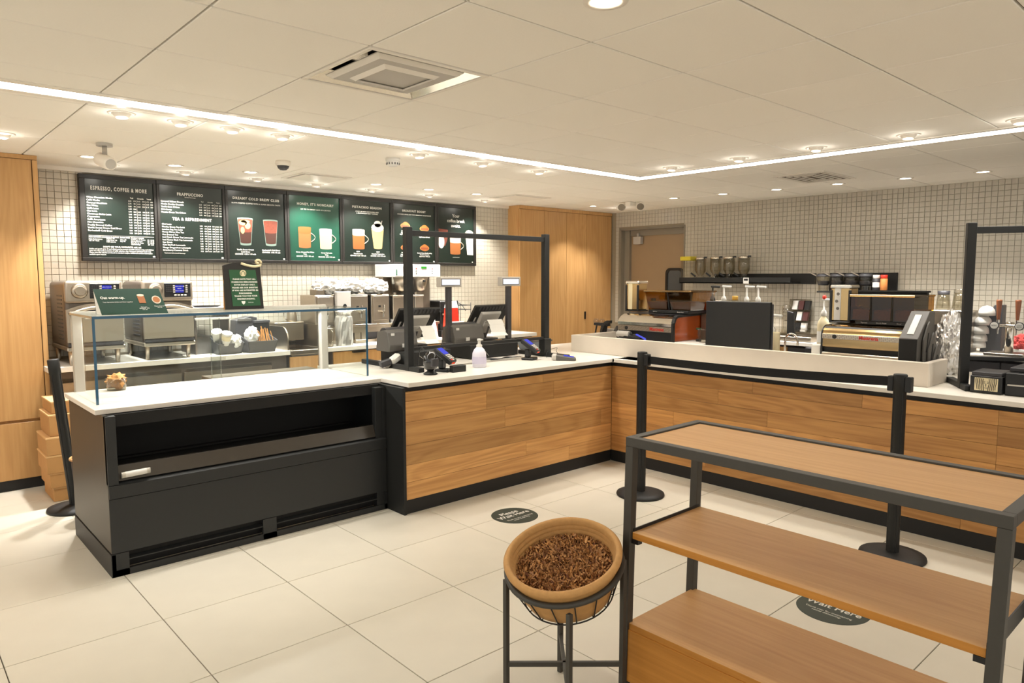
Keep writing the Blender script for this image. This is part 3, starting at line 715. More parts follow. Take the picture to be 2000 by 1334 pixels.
b.text('heading', 'BREAKFAST BOOST', .49, .115, .05, .57, bold=.0011, space=1.15); b.text('subheading', 'POWERED UP ALL DAY WITH BREAKFAST SANDWICHES', .5, .178, .024, .82, bold=.0004)
for cx, cy in ((.27, .36), (.74, .395), (.27, .735), (.74, .735)):
    b.shape('printed_sandwich', lens_shape(cx, cy+.012, .115, .05), P_egg, 1); b.shape('printed_sandwich', lens_shape(cx, cy+.018, .105, .03), P_meat, 2)
    b.shape('printed_sandwich', [(cx-.11+.0138*i, cy-.0-.055*math.sin(math.pi*i/16)) for i in range(17)], P_bun, 3)
    b.shape('printed_sandwich', [(cx-.10+.0125*i, cy+.035+.03*math.sin(math.pi*i/16)) for i in range(17)][::-1], P_bun, 3)
    b.text('caption', {(.27, .36): 'Spinach, Feta &\nEgg White Wrap\n20g Protein / 290 cals', (.74, .395): 'Double-Smoked Bacon\nBreakfast Sandwich\n21g Protein / 500 cals', (.27, .735): 'Bacon & Gouda\nBreakfast Sandwich\n18g Protein / 360 cals', (.74, .735): 'Roasted Ham, Cheddar & Egg\nBreakfast Sandwich\n20g Protein / 450 cals'}[(cx, cy)], cx, cy+.13, .026, None, bold=.0005, lead=1.15)
b = Bd(6)
b.text('slogan', 'Your\ncoffee break\nawaits.', .5, .235, .085, .5, bold=.0006, lead=1.05)
b.shape('printed_drink', [(.0, .385), (.27, .40), (.255, .58), (.19, .69), (.0, .73)], P_ice, 1); b.shape('printed_drink', lens_shape(.085, .62, .085, .12), P_whip, 2)
mug(b, .48, .54, .83, .155, P_coffee, P_foam)
b.shape('printed_drink', [(.77, .43), (.995, .44), (.995, .85), (.82, .845)], P_whip, 1); b.shape('printed_cream', [(.76, .44), (.80, .405), (.86, .385), (.93, .395), (.995, .42), (.995, .45)], P_foam, 2)
def roundel(parent, c, r, face, dark, light):
    """the round emblem: a crowned long-haired figure in a ring, as flat relief"""
    M3 = FACE[face]
    def P(u, v, l): return tuple(Vector(c)+M3@Vector((u*r, v*r, l*.0008)))
    def sh(nm, pts, mat, l):
        mb = MB(); mb.prism([P(u, v, l) for u, v in pts], tuple(M3@Vector((0, 0, .0006)))); part(nm, mb, mat, parent)
    sh('emblem', [(math.cos(2*math.pi*i/28), math.sin(2*math.pi*i/28)) for i in range(28)], light, 0)
    for s in (-1, 1):
        for q in range(3):
            a = .38+.17*q
            sh('emblem_hair', [(s*(a+.05*math.sin(i*.9)), .45-.25*q*.4-i*.22) for i in range(5)]+[(s*(a+.08+.05*math.sin(i*.9)), .45-.25*q*.4-i*.22) for i in range(4, -1, -1)], dark, 1)
    sh('emblem_crown', [(-.28, .45), (-.32, .75), (-.12, .58), (0, .85), (.12, .58), (.32, .75), (.28, .45)], dark, 1)
    sh('emblem_face', [(-.13, .18), (-.05, .2), (-.05, .14), (-.13, .14)], dark, 1); sh('emblem_face', [(.13, .18), (.05, .2), (.05, .14), (.13, .14)], dark, 1); sh('emblem_face', [(-.07, -.05), (.07, -.05), (0, -.1)], dark, 1)
roundel(b.t, b.p(.93, .645, 2), .035, '-y', M_green, M_text)
b.text('caption', 'at participating stores', .5, .895, .018)

# ================================================================== FRONT COUNTERS
XC, YC = 4.735, 3.94
ctr = thing('wood_counter', 'straight counter clad in horizontal oak planks below the two cash registers', 'counter', (3.7, 4.5, 0))
mb = MB(); mb.box(2.625, 4.752, YC+.022, 5.15, 0.0, .862); part('carcass', mb, M_toe, ctr)
mb = MB(); mb.box(2.585, 2.607, YC-.012, 5.15, 0.0, .862, .001); part('end_panel', mb, M_black, ctr)
mb = MB(); mb.box(2.607, XC, YC+.004, YC+.03, 0, .094); part('toe_kick', mb, M_toe, ctr)
zr = [.0955, .216, .336, .471, .628, .769, .832]
seams = [[3.4], [3.95, 4.45], [2.9], [4.1], [3.55], [4.22]]
seams = [[4.2], [3.72], [4.6], [3.5], [3.32, 4.02], [3.9]]
for r, (z0, z1) in enumerate(zip(zr, zr[1:])):
    xs = [2.609]+seams[r]+[XC-.001]
    for a, b_ in zip(xs, xs[1:]):
        mb = MB(); mb.box(a+.0006, b_-.0006, YC, YC+.022, z0+.0008, z1-.0008, .0008); part('plank', mb, M_oakp, ctr)
ctr2 = thing('wood_counter', 'long right counter clad in horizontal oak planks behind the belt barrier', 'counter', (5.2, 2.4, 0))
mb = MB(); mb.box(XC+.022, 5.95, -0.4, 5.15, 0.0, .862); part('carcass', mb, M_toe, ctr2)
mb = MB(); mb.box(XC+.004, XC+.03, -0.4, YC, 0, .094); part('toe_kick', mb, M_toe, ctr2)
zr2 = [.0955, .233, .385, .519, .63, .745, .832]
seams2 = [[3.0, 1.26], [2.2, .9], [3.3, 1.1], [1.1, 2.5], [1.1, 2.9], [1.85, 2.62, 1.1]]
for r, (z0, z1) in enumerate(zip(zr2, zr2[1:])):
    ys = sorted([-0.4, YC-.001]+seams2[r])
    for a, b_ in zip(ys, ys[1:]):
        mb = MB(); mb.box(XC, XC+.022, a+.0006, b_-.0006, z0+.0008, z1-.0008, .0008); part('plank', mb, M_oakpy, ctr2)
mb = MB(); mb.box(2.625, 4.755, 3.918, 5.20, .865, CT, .002); solo('countertop', mb, M_stone, 'white stone countertop carrying the two cash registers', 'countertop', (3.7, 4.5, .865))
mb = MB(); mb.box(4.757, 5.98, 3.6, 5.20, .865, CT, .002).box(4.713, 5.98, -0.4, 3.917, .865, CT, .002).box(4.713, 4.757, 3.9, 3.917, .865, CT)
solo('countertop', mb, M_stone, 'white stone countertop of the long right counter', 'countertop', (5.2, 2.4, .865))
mb = MB()
mb.box(4.925, 4.965, 1.53, 4.60, CT, 1.05, .003).box(4.965, 5.28, 1.53, 1.57, CT, 1.05, .003).box(4.965, 5.55, 4.56, 4.60, CT, 1.05, .003)
solo('raised_ledge', mb, M_marble, 'low veined white stone ledge wrapped around the espresso machines', 'ledge', (4.95, 3.0, CT))

# ================================================================== PASTRY CASE
pc = thing('pastry_case', 'black refrigerated pastry case with white stone deck and glass hood', 'display case', (1.73, 4.6, 0))
X0, X1, Y0, Y1 = .882, 2.583, 4.14, 5.02
mb = MB(); mb.box(X0, X0+.02, Y0+.0, Y1, .13, .868, .001); part('side_panel', mb, M_case2, pc)
mb = MB(); mb.box(X0-.004, X0+.02, Y0-.004, Y1, 0, .124, .001); part('side_skirt', mb, M_case, pc)
mb = MB(); mb.box(X1-.02, X1, Y0, Y1, 0, .85); part('side_panel', mb, M_case, pc)
mb = MB(); mb.box(X0+.0, X0+.05, Y0-.008, Y0+.03, .50, .868, .001); part('front_stile', mb, M_case, pc)
mb = MB(); mb.box(X1-.075, X1+.0, Y0+.005, Y0+.05, .0, .85, .001); part('front_stile', mb, M_case, pc)
mb = MB(); mb.box(X0+.02, X1-.02, Y0+.38, Y0+.40, .40, .868).box(X0+.02, X1-.02, Y0+.05, Y0+.4, .50, .515); part('recess_back', mb, M_deep, pc)
mb = MB(); mb.box(X0+.02, X1-.02, Y0+.05, Y1, .80, .866); part('top_liner', mb, M_deep, pc)
mb = MB(); mb.box(X0+.05, X1-.07, Y0+.34, Y0+.382, .555, .567, .001); part('recess_lip', mb, M_deep, pc)
mb = MB(); mb.hexa([(X0+.05, Y0+.005, .515), (X1-.076, Y0+.005, .515), (X1-.076, Y0+.03, .515), (X0+.05, Y0+.03, .515), (X0+.05, Y0+.035, .592), (X1-.076, Y0+.035, .592), (X1-.076, Y0+.06, .592), (X0+.05, Y0+.06, .592)], .001)
part('sill_strip', mb, pm('smoked_sill', '3A352F', 0.18, spec=0.8), pc, 'glossy grey strip along the display opening')
mb = MB(); mb.hexa([(X0+.002, Y0-.012, .427), (X1-.002, Y0-.012, .427), (X1-.002, Y0+.03, .427), (X0+.002, Y0+.03, .427), (X0+.002, Y0-.012, .495), (X1-.002, Y0-.012, .495), (X1-.002, Y0+.03, .515), (X0+.002, Y0+.03, .515)], .0015); part('bumper_rail', mb, M_case, pc)
mb = MB(); mb.box(X0+.002, X1+.0, Y0-.002, Y0+.02, .128, .423, .001); part('lower_panel', mb, M_case, pc)
mb = MB(); mb.box(X0, .965, Y0-.004, Y0+.02, 0, .126).box(1.705, 1.79, Y0-.004, Y0+.02, 0, .126).box(2.565, X1, Y0-.004, Y0+.02, 0, .126).box(X0, X1, Y0-.004, Y0+.02, 0, .036); part('kick_frame', mb, M_case, pc)
mb = MB(); mb.box(.965, 2.565, Y0+.05, Y0+.06, .03, .127); part('vent_back', mb, M_deep, pc)
for a, b_ in ((.965, 1.705), (1.79, 2.565)):
    for z in (.078,):
        mb = MB(); mb.hexa([(a, Y0+.004, z), (b_, Y0+.004, z), (b_, Y0+.03, z+.012), (a, Y0+.03, z+.012), (a, Y0+.004, z+.006), (b_, Y0+.004, z+.006), (b_, Y0+.03, z+.018), (a, Y0+.03, z+.018)]); part('vent_slat', mb, M_case, pc)
mb = MB(); mb.box(.855, 2.60, 4.215, 5.0, .870, .898, .002); part('deck', mb, M_stone, pc, 'white stone deck')
mb = MB(); mb.box(1.75, 2.56, 5.005, 5.25, .868, .892, .002); part('rear_work_shelf', mb, M_steeld, pc)
GY0, GY1, GX0, GX1, GZ = 4.385, 4.955, .902, 2.597, 1.372
mb = MB(); mb.box(GX0, GX1, GY0, GY0+.008, .898, GZ); part('front_glass', mb, M_glass, pc)
mb = MB(); mb.box(GX0, GX1, GY0, GY1+.02, GZ, GZ+.009); part('top_glass', mb, M_glass, pc)
mb = MB(); mb.box(GX0, GX0+.008, GY0+.01, GY1, .898, GZ); part('side_glass', mb, M_glass, pc)
mb = MB(); mb.box(GX1-.008, GX1, GY0+.01, GY1, .898, GZ); part('side_glass', mb, M_glass, pc)
mb = MB()
mb.box(GX0-.003, GX1+.003, GY0-.004, GY0+.001, GZ-.004, GZ+.011).box(GX0-.004, GX0+.010, GY0-.003, GY0+.0, .898, GZ-.004).box(GX1-.009, GX1+.005, GY0-.003, GY0+.0, .898, GZ-.004)
part('glass_edge', mb, M_teal, pc, 'teal cut edges of the glass')
mb = MB(); mb.box(GX0-.002, GX0+.001, GY0, GY1, GZ-.001, GZ+.011).box(GX1-.001, GX1+.002, GY0, GY1, GZ-.001, GZ+.011); part('side_edge', mb, M_clearp, pc)
mb = MB(); mb.box(.912, .965, 4.965, 5.015, .87, GZ, .003); part('rear_post', mb, M_lgrey, pc); 
mb = MB(); mb.box(2.545, 2.60, 4.965, 5.015, .87, GZ, .003); part('rear_post', mb, M_lgrey, pc)
mb = MB(); mb.box(.912, 2.60, 4.985, 5.02, GZ-.022, GZ+.016, .003); part('rear_rail', mb, M_white, pc)
mb = MB(); mb.box(.98, 2.53, 4.95, 4.975, GZ-.03, GZ-.012, .003); cl = part('added_case_light', mb, M_white, pc)  # added light bar under the rear rail, there to brighten the deck
l_ = bpy.data.lights.new('lamp', 'AREA'); l_.shape = 'RECTANGLE'; l_.size = 1.5; l_.size_y = .02; l_.energy = 11; l_.color = NEUT  # area light of the added bar
lo = bpy.data.objects.new('lamp', l_); C.objects.link(lo); lo.parent = pc; lo.location = Vector((1.755, 4.945, GZ-.033))-ORG[pc.name]; lo.rotation_euler = (R(-12), 0, 0)
for a, b_, y in ((.97, 1.80, 4.99), (1.735, 2.54, 5.004)):
    mb = MB(); mb.box(a, b_, y, y+.005, .90, GZ-.025); sd = part('sliding_door', mb, M_glass, pc)
    mb = MB(); mb.box(a, a+.006, y-.001, y+.006, .90, GZ-.025).box(b_-.006, b_, y-.001, y+.006, .90, GZ-.025); part('door_edge', mb, M_clearp, sd)
    if y > 5: 
        mb = MB(); mb.box(a+.0, a+.10, y-.006, y-.001, 1.015, 1.045, .001); part('finger_pull', mb, M_clearp, sd)
t = thing('clear_tag_holder', 'small clear plastic tube lying on the sill strip of the pastry case', 'tag holder', (1.015, 4.15, .552))
mb = MB(); mb.cyl((.945, 4.128, .548), .016, .14, 14, (1, 0, .03)); part('tube', mb, M_lbl, t)
for x in (.945, 1.068):
    mb = MB(); mb.cyl((x, 4.128, .548+(x-.945)*.03), .0175, .018, 14, (1, 0, .03)); part('end_cap', mb, M_clearp, t)

# folded tent card and framed sign on the glass hood
t = thing('tent_card', 'dark green folded tent card advertising a warm oat drink on the pastry case', 'sign', (1.15, 4.62, GZ+.009))
za, zb = GZ+.0095, 1.528
mb = MB(); mb.hexa([(.985, 4.55, za), (1.335, 4.535, za), (1.335, 4.538, za), (.985, 4.553, za), (.96, 4.615, zb), (1.305, 4.60, zb), (1.305, 4.603, zb), (.96, 4.618, zb)]); part('front_panel', mb, M_tent, t)
mb = MB(); mb.hexa([(.985, 4.685, za), (1.335, 4.67, za), (1.335, 4.673, za), (.985, 4.688, za), (.96, 4.616, zb), (1.305, 4.601, zb), (1.305, 4.604, zb), (.96, 4.619, zb)]); part('rear_panel', mb, M_tent, t)
mb = MB(); mb.prism([(.986, 4.556, za), (.986, 4.683, za), (.962, 4.617, zb-.004)], (.002, 0, 0)); part('end_flap', mb, M_paper, t, 'white end flap')
ux = Vector((.35, -.015, 0)).normalized(); uz = Vector((-.027, .0635, zb-za)).normalized(); un = ux.cross(uz).normalized()
ROT = Matrix((ux, uz, un)).transposed()
def tp(u, v): return Vector((.985, 4.55, za))+ux*(u*.35)+uz*(v*(zb-za)*1.09)+un*.0012
text(t, 'heading', 'Oat warm-up.', tp(.24, .66), .022, rot=ROT, bold=.0004)
text(t, 'subheading', 'Your favourite drinks and bites together', tp(.30, .49), .0095, rot=ROT)
text(t, 'caption', 'Oat Latte\nGRANDE  4.95\n190 cals', tp(.66, .22), .0085, rot=ROT); text(t, 'caption', 'Warm Oatmeal\n160 cals', tp(.90, .27), .0085, rot=ROT)
text(t, 'note', 'limited time only', tp(.17, .06), .007, rot=ROT, mat=M_green)
def tshape(nm, pts, mat, l=0):
    mb = MB(); mb.prism([tp(u, v)+un*(.0006*l) for u, v in pts], un*.0005); part(nm, mb, mat, t)
tshape('printed_drink', cupshape(.665, .76, .42, .055, .05), P_coffee); tshape('printed_foam', lens_shape(.665, .75, .055, .05), P_foam, 1)
tshape('printed_bowl', lens_shape(.89, .56, .07, .16), P_foam); tshape('printed_oats', lens_shape(.89, .56, .055, .12), P_bun, 1)

t = thing('framed_sign', 'black framed green notice with a cream scroll standing on the pastry case', 'sign', (1.88, 4.76, GZ+.009))
sz, sx0, sx1, sy = GZ+.0095, 1.755, 2.012, 4.745
tl = .035                                               # leans back
def sp(x, z, d=0): return (x-(z-sz)*.03, sy+tl*(z-sz)/.33+d, z)
outer = [(sx0, sz), (sx1, sz), (sx1+.003, 1.685)]+[(sx1-.01-.235*i/10, 1.668+.028*math.sin(math.pi*(.12+.88*i/10))+.004*i/10) for i in range(11)]
mb = MB(); mb.prism([sp(x, z) for x, z in outer], (0, .022, 0), .001); part('frame', mb, M_boardf, t)
mb = MB(); mb.prism([sp(sx0+.047, sz+.022, -.0015), sp(sx1-.02, sz+.022, -.0015), sp(sx1-.032, 1.645, -.0015), sp(sx0+.045, 1.645, -.0015)], (0, .002, 0)); part('poster', mb, M_green, t)
mb = MB(); mb.prism([(sx0+.012, sy+.02, sz), (sx0+.02, sy+.10, sz), (sx0-.0, sy+.03, 1.58)], (.012, 0, 0)); part('easel_flap', mb, M_cork, t)
mb = MB()
P = [sp(1.885+.095*i/8, 1.688-.020*math.sin(math.pi*.5*i/8), -.003) for i in range(9)]+[sp(2.004+.02*math.cos(a), 1.692+.02*math.sin(a), -.003) for a in [R(-90+30*k) for k in range(10)]]+[sp(2.0+.008*math.cos(a), 1.698+.008*math.sin(a), -.003) for a in [R(180+40*k) for k in range(6)]]
mb.tube(P, .0085, 8); part('scroll', mb, M_cream, t)
rs = Matrix((Vector((1, 0, 0)), Vector((-.03, tl/.33, 1)).normalized(), Vector((0, -1, tl/.33)).normalized())).transposed()
for i, s in enumerate(['PLEASE NOTE THAT ALL', 'STARBUCKS MERCHANDISE', 'IS FOR DISPLAY ONLY.', 'PLEASE ASK OUR BARISTAS', 'IF YOU ARE INTERESTED IN', 'PURCHASING.', 'THANK YOU FOR YOUR', 'UNDERSTANDING.']):
    z = 1.582-i*.0188
    text(t, 'notice_line', s, sp(1.896, z, -.003), .0135, rot=rs, bold=.0005, space=1.05, mat=M_text)
text(t, 'notice_line', 'thank you', sp(1.925, 1.427, -.003), .009, rot=rs)
mb = MB(); mb.prism([sp(1.862, 1.436, -.003), sp(1.888, 1.436, -.003), sp(1.886, 1.424, -.003), sp(1.875, 1.412, -.003), sp(1.864, 1.424, -.003)], (0, .001, 0)); part('shield_mark', mb, M_text, t)
roundel(t, sp(1.892, 1.622, -.003), .022, '-y', M_green, M_cream)

# ================================================================== BACK COUNTER
mb = MB(); mb.box(.97, 2.86, 6.19, 6.855, .885, BC, .002); solo('back_countertop', mb, M_stone, 'white back counter slab under the two speed ovens', 'countertop', (1.9, 6.5, .885))
mb = MB(); mb.box(3.238, 6.02, 6.19, 6.855, .885, BC, .002); solo('back_countertop', mb, M_stone, 'white back counter slab under the coffee brewers', 'countertop', (4.6, 6.5, .885))
t = thing('undercounter_fridge', 'stainless two-door undercounter fridge below the speed ovens', 'fridge', (1.9, 6.5, 0))
mb = MB(); mb.box(1.0, 2.85, 6.26, 6.85, .08, .884); part('body', mb, M_ovend, t)
for a, b_ in ((1.02, 1.92), (1.94, 2.70)):
    mb = MB(); mb.box(a, b_, 6.235, 6.262, .12, .80, .004); d = part('door', mb, M_steeld, t)
    mb = MB(); mb.box(a+.01, b_-.01, 6.21, 6.236, .80, .835, .004); part('handle', mb, M_clearp, d)
mb = MB(); mb.box(1.02, 2.84, 6.30, 6.85, 0, .08); part('plinth', mb, M_toe, t)
t = thing('sink_unit', 'stainless hand sink with splash guards set in the back counter', 'sink', (3.08, 6.5, 0))
mb = MB()
mb.box(2.865, 3.235, 6.19, 6.25, .88, .922, .003).box(2.865, 3.235, 6.78, 6.855, .88, .922, .003).box(2.865, 2.91, 6.25, 6.78, .88, .922).box(3.19, 3.235, 6.25, 6.78, .88, .922)
part('rim', mb, M_steeld, t)
mb = MB(); mb.box(2.9, 3.2, 6.24, 6.79, .70, .715).box(2.9, 2.91, 6.24, 6.79, .71, .885).box(3.19, 3.2, 6.24, 6.79, .71, .885).box(2.91, 3.19, 6.24, 6.25, .71, .885).box(2.91, 3.19, 6.78, 6.79, .71, .885); part('basin', mb, M_steel, t)
mb = MB(); mb.box(2.87, 3.23, 6.25, 6.85, .06, .70).box(2.87, 3.23, 6.215, 6.238, .06, .86); part('front_panel', mb, M_oakc, t)
for x, nm in ((2.842, 'splash'), (3.222, 'splash')):
    pts = [(x, 6.20, BC)]+[(x, 6.20+.12-.12*math.cos(R(9*i)), 1.02+.12*math.sin(R(9*i))) for i in range(11)]+[(x, 6.85, 1.14), (x, 6.85, BC)]
    mb = MB(); mb.prism(pts, (.012, 0, 0)); part('splash_guard', mb, M_steel, t)
mb = MB(); mb.box(2.90, 3.20, 6.60, 6.84, .98, 1.16, .006); part('towel_box', mb, M_steeld, t)
t = thing('base_cabinet', 'oak base cabinets with black pulls below the coffee brewers', 'cabinet', (4.6, 6.5, 0))
mb = MB(); mb.box(3.31, 6.0, 6.25, 6.85, .08, .884); part('carcass', mb, M_dgrey, t)
xs = [3.315, 3.86, 4.40, 4.94, 5.48, 5.995]
for a, b_ in zip(xs, xs[1:]):
    mb = MB(); mb.box(a+.003, b_-.003, 6.23, 6.25, .10, .872, .001); d = part('door', mb, M_oakc, t)
    mb = MB(); mb.box((a+b_)/2-.07, (a+b_)/2+.07, 6.20, 6.232, .855, .872, .001); part('pull', mb, M_plastic, d)
mb = MB(); mb.box(3.33, 6.0, 6.3, 6.85, 0, .08); part('toe_kick', mb, M_toe, t)

# speed ovens
def oven():
    t = thing('speed_oven', 'silver speed oven with round knob, left of the pair on the back counter', 'oven', (1.305, 6.5, BC), 'speed ovens')
    x0, x1, y0, y1 = 1.105, 1.498, 6.215, 6.82
    mb = MB(); mb.box(x0, x1, y0+.03, y1, 1.055, 1.565, .03, 3); part('body', mb, M_ovend, t)
    P = []
    mb = MB(); mb.box(x0, x1, y0, y0+.05, 1.40, 1.572, .022, 3); part('control_fascia', mb, M_oven, t)
    n = 12
    top = [(x0+.004+(x1-x0-.008)*i/n, 1.352+.045*math.sin(math.pi*i/n)) for i in range(n+1)]
    mb = MB(); mb.prism([(x0+.004, y0+.004, 1.10), (x1-.004, y0+.004, 1.10)]+[(x, y0+.004, z) for x, z in top[::-1]], (0, .035, 0), .002); d = part('door', mb, M_oven, t)
    mb = MB(); P = [(x0+.03+(x1-x0-.06)*i/10, y0-.035+.0*i, 1.325+.04*math.sin(math.pi*i/10)) for i in range(11)]
    mb.tube([(P[0][0], y0+.005, P[0][2])]+P+[(P[-1][0], y0+.005, P[-1][2])], .013, 10); part('handle', mb, M_steel, d)
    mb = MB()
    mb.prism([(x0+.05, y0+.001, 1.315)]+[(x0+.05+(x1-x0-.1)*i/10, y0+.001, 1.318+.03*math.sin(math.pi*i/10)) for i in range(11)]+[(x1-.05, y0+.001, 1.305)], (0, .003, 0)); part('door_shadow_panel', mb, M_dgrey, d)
    mb = MB(); mb.box(x0-.002, x1+.004, y0+.002, y1, 1.035, 1.07, .008); part('base_tray', mb, M_steel, t)
    mb = MB(); mb.box(x0+.005, x1-.005, y0, y0+.02, 1.072, 1.092); part('base_gap', mb, M_dgrey, t)
    mb = MB(); mb.cyl((x0+.098, y0+.002, 1.494), .058, .022, 28, (0, -1, 0), .052, bev=.006); kb = part('dial', mb, M_steel, t)
    mb = MB(); mb.cyl((x0+.098, y0-.02, 1.494), .038, .012, 24, (0, -1, 0), .034); part('dial_cap', mb, M_oven, kb)
    mb = MB(); mb.box(x0+.165, x1-.022, y0-.004, y0+.002, 1.435, 1.55, .003); cp = part('control_panel', mb, M_plastic, t)
    mb = MB(); mb.box(x0+.25, x0+.315, y0-.006, y0-.003, 1.472, 1.535); part('display', mb, M_scrd, cp)
    for i in range(3): text(t, 'display_text', ('TURN OVEN ON', 'READY', 'SELECT RECIPE')[i], (x0+.2825, y0-.0062, 1.522-.018*i), .010, '-y')
    for i in range(4):
        for k in range(4):
            mb = MB(); mb.box(x0+.18+.014*i, x0+.19+.014*i, y0-.006, y0-.003, 1.535-.016*k-.009, 1.535-.016*k); part('key', mb, M_dgrey, cp)
    for i in range(4):
        for x in (x0+.232, x0+.33):
            mb = MB(); mb.box(x, x+.016, y0-.0065, y0-.003, 1.533-.017*i-.011, 1.533-.017*i, .001); part('key', mb, M_lgrey, cp)
    for i in range(4):
        mb = MB(); mb.box(x0+.24+.026*i, x0+.258+.026*i, y0-.0065, y0-.003, 1.446, 1.458, .001); part('key', mb, M_white, cp)
    for x in (x0+.03, x1-.045):
        for y in (y0+.05, y1-.06):
            mb = MB(); mb.lathe([(0, 0), (.013, 0), (.015, .01), (.022, .11), (0, .11)], (x, y, BC), 12); part('leg', mb, M_steel, t)
    for k in range(12):
        mb = MB(); mb.box(x0-.003, x0+.002, y0+.12, y0+.30, 1.12+.03*k, 1.132+.03*k, .001); part('vent_louvre', mb, M_dgrey, t)
    return t
ov = oven()
copy_tree(ov, (.535, 0.0, 0), 'silver speed oven with lit blue display, right of the pair on the back counter')

# shelf, black tray, condiment bins
t = thing('wire_overshelf', 'low pale shelf with steel bins between the right oven and condiment bins', 'shelf', (2.26, 6.6, BC))
mb = MB(); mb.box(2.10, 2.40, 6.40, 6.80, 1.225, 1.245, .002); part('lower_shelf', mb, M_lgrey, t)
mb = MB(); mb.box(2.10, 2.40, 6.40, 6.80, 1.315, 1.332, .002); part('upper_shelf', mb, M_white, t)
mb = MB(); mb.box(2.10, 2.115, 6.42, 6.8, BC, 1.315).box(2.385, 2.40, 6.42, 6.8, BC, 1.315); part('side_panel', mb, M_ovend, t)
mb = MB(); mb.box(2.115, 2.25, 6.44, 6.78, BC, 1.08, .004); part('bin', mb, M_greyp, t)
mb = MB(); mb.box(2.255, 2.38, 6.44, 6.78, BC, 1.06, .004); part('bin', mb, M_dgrey, t)
mb = MB(); mb.lathe([(0, 0), (.10, 0), (.125, .014), (.12, .014), (.098, .004), (0, .004)], (2.25, 6.55, 1.333), 22, sx=1.0, sy=.7); solo('serving_tray', mb, M_plastic, 'black shallow oval tray on the low pale shelf beside the right oven', 'tray', (2.25, 6.55, 1.333))

def bin_(x0, x1, y0, y1, z1, label):
    t = thing('condiment_bin', label, 'bin', ((x0+x1)/2, (y0+y1)/2, BC))
    mb = MB(); th = .006
    mb.hexa([(x0+.02, y0+.03, BC), (x1-.02, y0+.03, BC), (x1-.02, y1, BC), (x0+.02, y1, BC), (x0+.02, y0+.03, BC+th), (x1-.02, y0+.03, BC+th), (x1-.02, y1, BC+th), (x0+.02, y1, BC+th)])
    mb.hexa([(x0+.02, y0+.03, BC), (x1-.02, y0+.03, BC), (x1-.02, y0+.04, BC), (x0+.02, y0+.04, BC), (x0, y0, z1), (x1, y0, z1), (x1, y0+.01, z1), (x0, y0+.01, z1)], .001)
    part('front_wall', mb, M_greyp, t)
    for a, c in ((x0, 1), (x1, -1)):
        mb = MB(); mb.hexa([(a+c*.02, y0+.03, BC), (a+c*.028, y0+.03, BC), (a+c*.028, y1, BC), (a+c*.02, y1, BC), (a, y0, z1), (a+c*.008, y0, z1), (a+c*.008, y1, z1+.05), (a, y1, z1+.05)]); part('side_wall', mb, M_dgrey, t)
    mb = MB(); mb.box(x0+.01, x1-.01, y1-.008, y1, BC, z1+.05); part('back_wall', mb, M_dgrey, t)
    return t
bin_(2.225, 2.46, 6.24, 6.42, 1.02, 'dark grey condiment bin holding two stacked paper cups and a plastic bag')
bin_(2.475, 2.75, 6.20, 6.42, 1.03, 'dark grey condiment bin holding wooden stir sticks beside the steel splash guard')
def papercup(p, axis, label, sc=1.0, band=True):
    t = thing('paper_cup', label, 'cup', p)
    mb = MB(); mb.lathe([(0, 0), (.028*sc, 0), (.038*sc, .095*sc), (.0395*sc, .096*sc), (.039*sc, .1*sc), (.036*sc, .098*sc), (.027*sc, .006*sc), (0, .006*sc)], p, 20, axis); part('body', mb, M_paper, t)
    if band:
        mb = MB(); mb.lathe([(.0325*sc, .04*sc), (.0375*sc, .08*sc)], p, 20, axis); part('printed_band', mb, M_cream, t)
papercup((2.30, 6.27, 1.01), (.05, -.35, .9), 'white paper cup with a printed band leaning in the condiment bin', 1.15)
papercup((2.255, 6.33, 1.04), (-.2, -.5, .8), 'plain paper cup behind the banded cup in the condiment bin', 1.1, False)
mb = MB(); mb.blob((2.395, 6.28, 1.035), .05, .05, .06, .5, 5, 3, 2.0); solo('plastic_bag', mb, M_white_film, 'crumpled clear white bag in the left condiment bin', 'bag', (2.395, 6.28, .98))
mb = MB(); mb.blob((2.535, 6.27, 1.075), .05, .06, .075, .55, 5, 3, 5.0); solo('plastic_bag', mb, M_white_film, 'larger crumpled white bag in the right condiment bin', 'bag', (2.535, 6.27, 1.0))
for k in range(14):
    x = 2.61+.009*k+random.uniform(-.004, .004); y = 6.30-.05*(k % 2); z = 1.0+.02*(k % 2)
    mb = MB(); mb.bar((x, y, z), (x+random.uniform(-.02, .02)-.015, y+.02, z+random.uniform(.10, .135)+(.02 if k % 2 == 0 else -.02)), .009, .003)
    solo('stir_stick', mb, M_cork, 'wooden stir stick standing in the right condiment bin', 'stir stick', (x, y, z), 'stir sticks in the condiment bin')
t = thing('lid_organiser', 'dark wedge-shaped organiser behind the wooden stir sticks', 'organiser', (2.60, 6.6, BC))
mb = MB(); mb.prism([(2.50, 6.58, BC), (2.52, 6.58, 1.20), (2.66, 6.58, 1.235), (2.72, 6.58, 1.22), (2.70, 6.58, BC)], (0, .14, 0), .003); part('body', mb, M_dgrey, t)
mb = MB(); mb.box(2.535, 2.66, 6.57, 6.582, 1.19, 1.215, .002); part('lip', mb, M_greyp, t)
t = thing('card_box', 'small black box with printed label behind the condiment bins', 'box', (2.75, 6.6, BC))
mb = MB(); mb.box(2.68, 2.82, 6.54, 6.66, BC, 1.17, .004); part('body', mb, M_plastic, t)
mb = MB(); mb.box(2.675, 2.825, 6.535, 6.665, 1.17, 1.195, .003); part('lid', mb, M_dgrey, t)
t = thing('clear_tub', 'small clear tub of brown paper shreds at the rear left of the pastry case deck', 'tub', (1.12, 4.90, .898))  # solid shape built for the basket's reflection in the case glass
mb = MB(); mb.lathe([(0, 0), (.052, 0), (.062, .075), (.059, .075), (.05, .004), (0, .004)], (1.12, 4.90, .898), 20); part('tub', mb, M_jar, t)
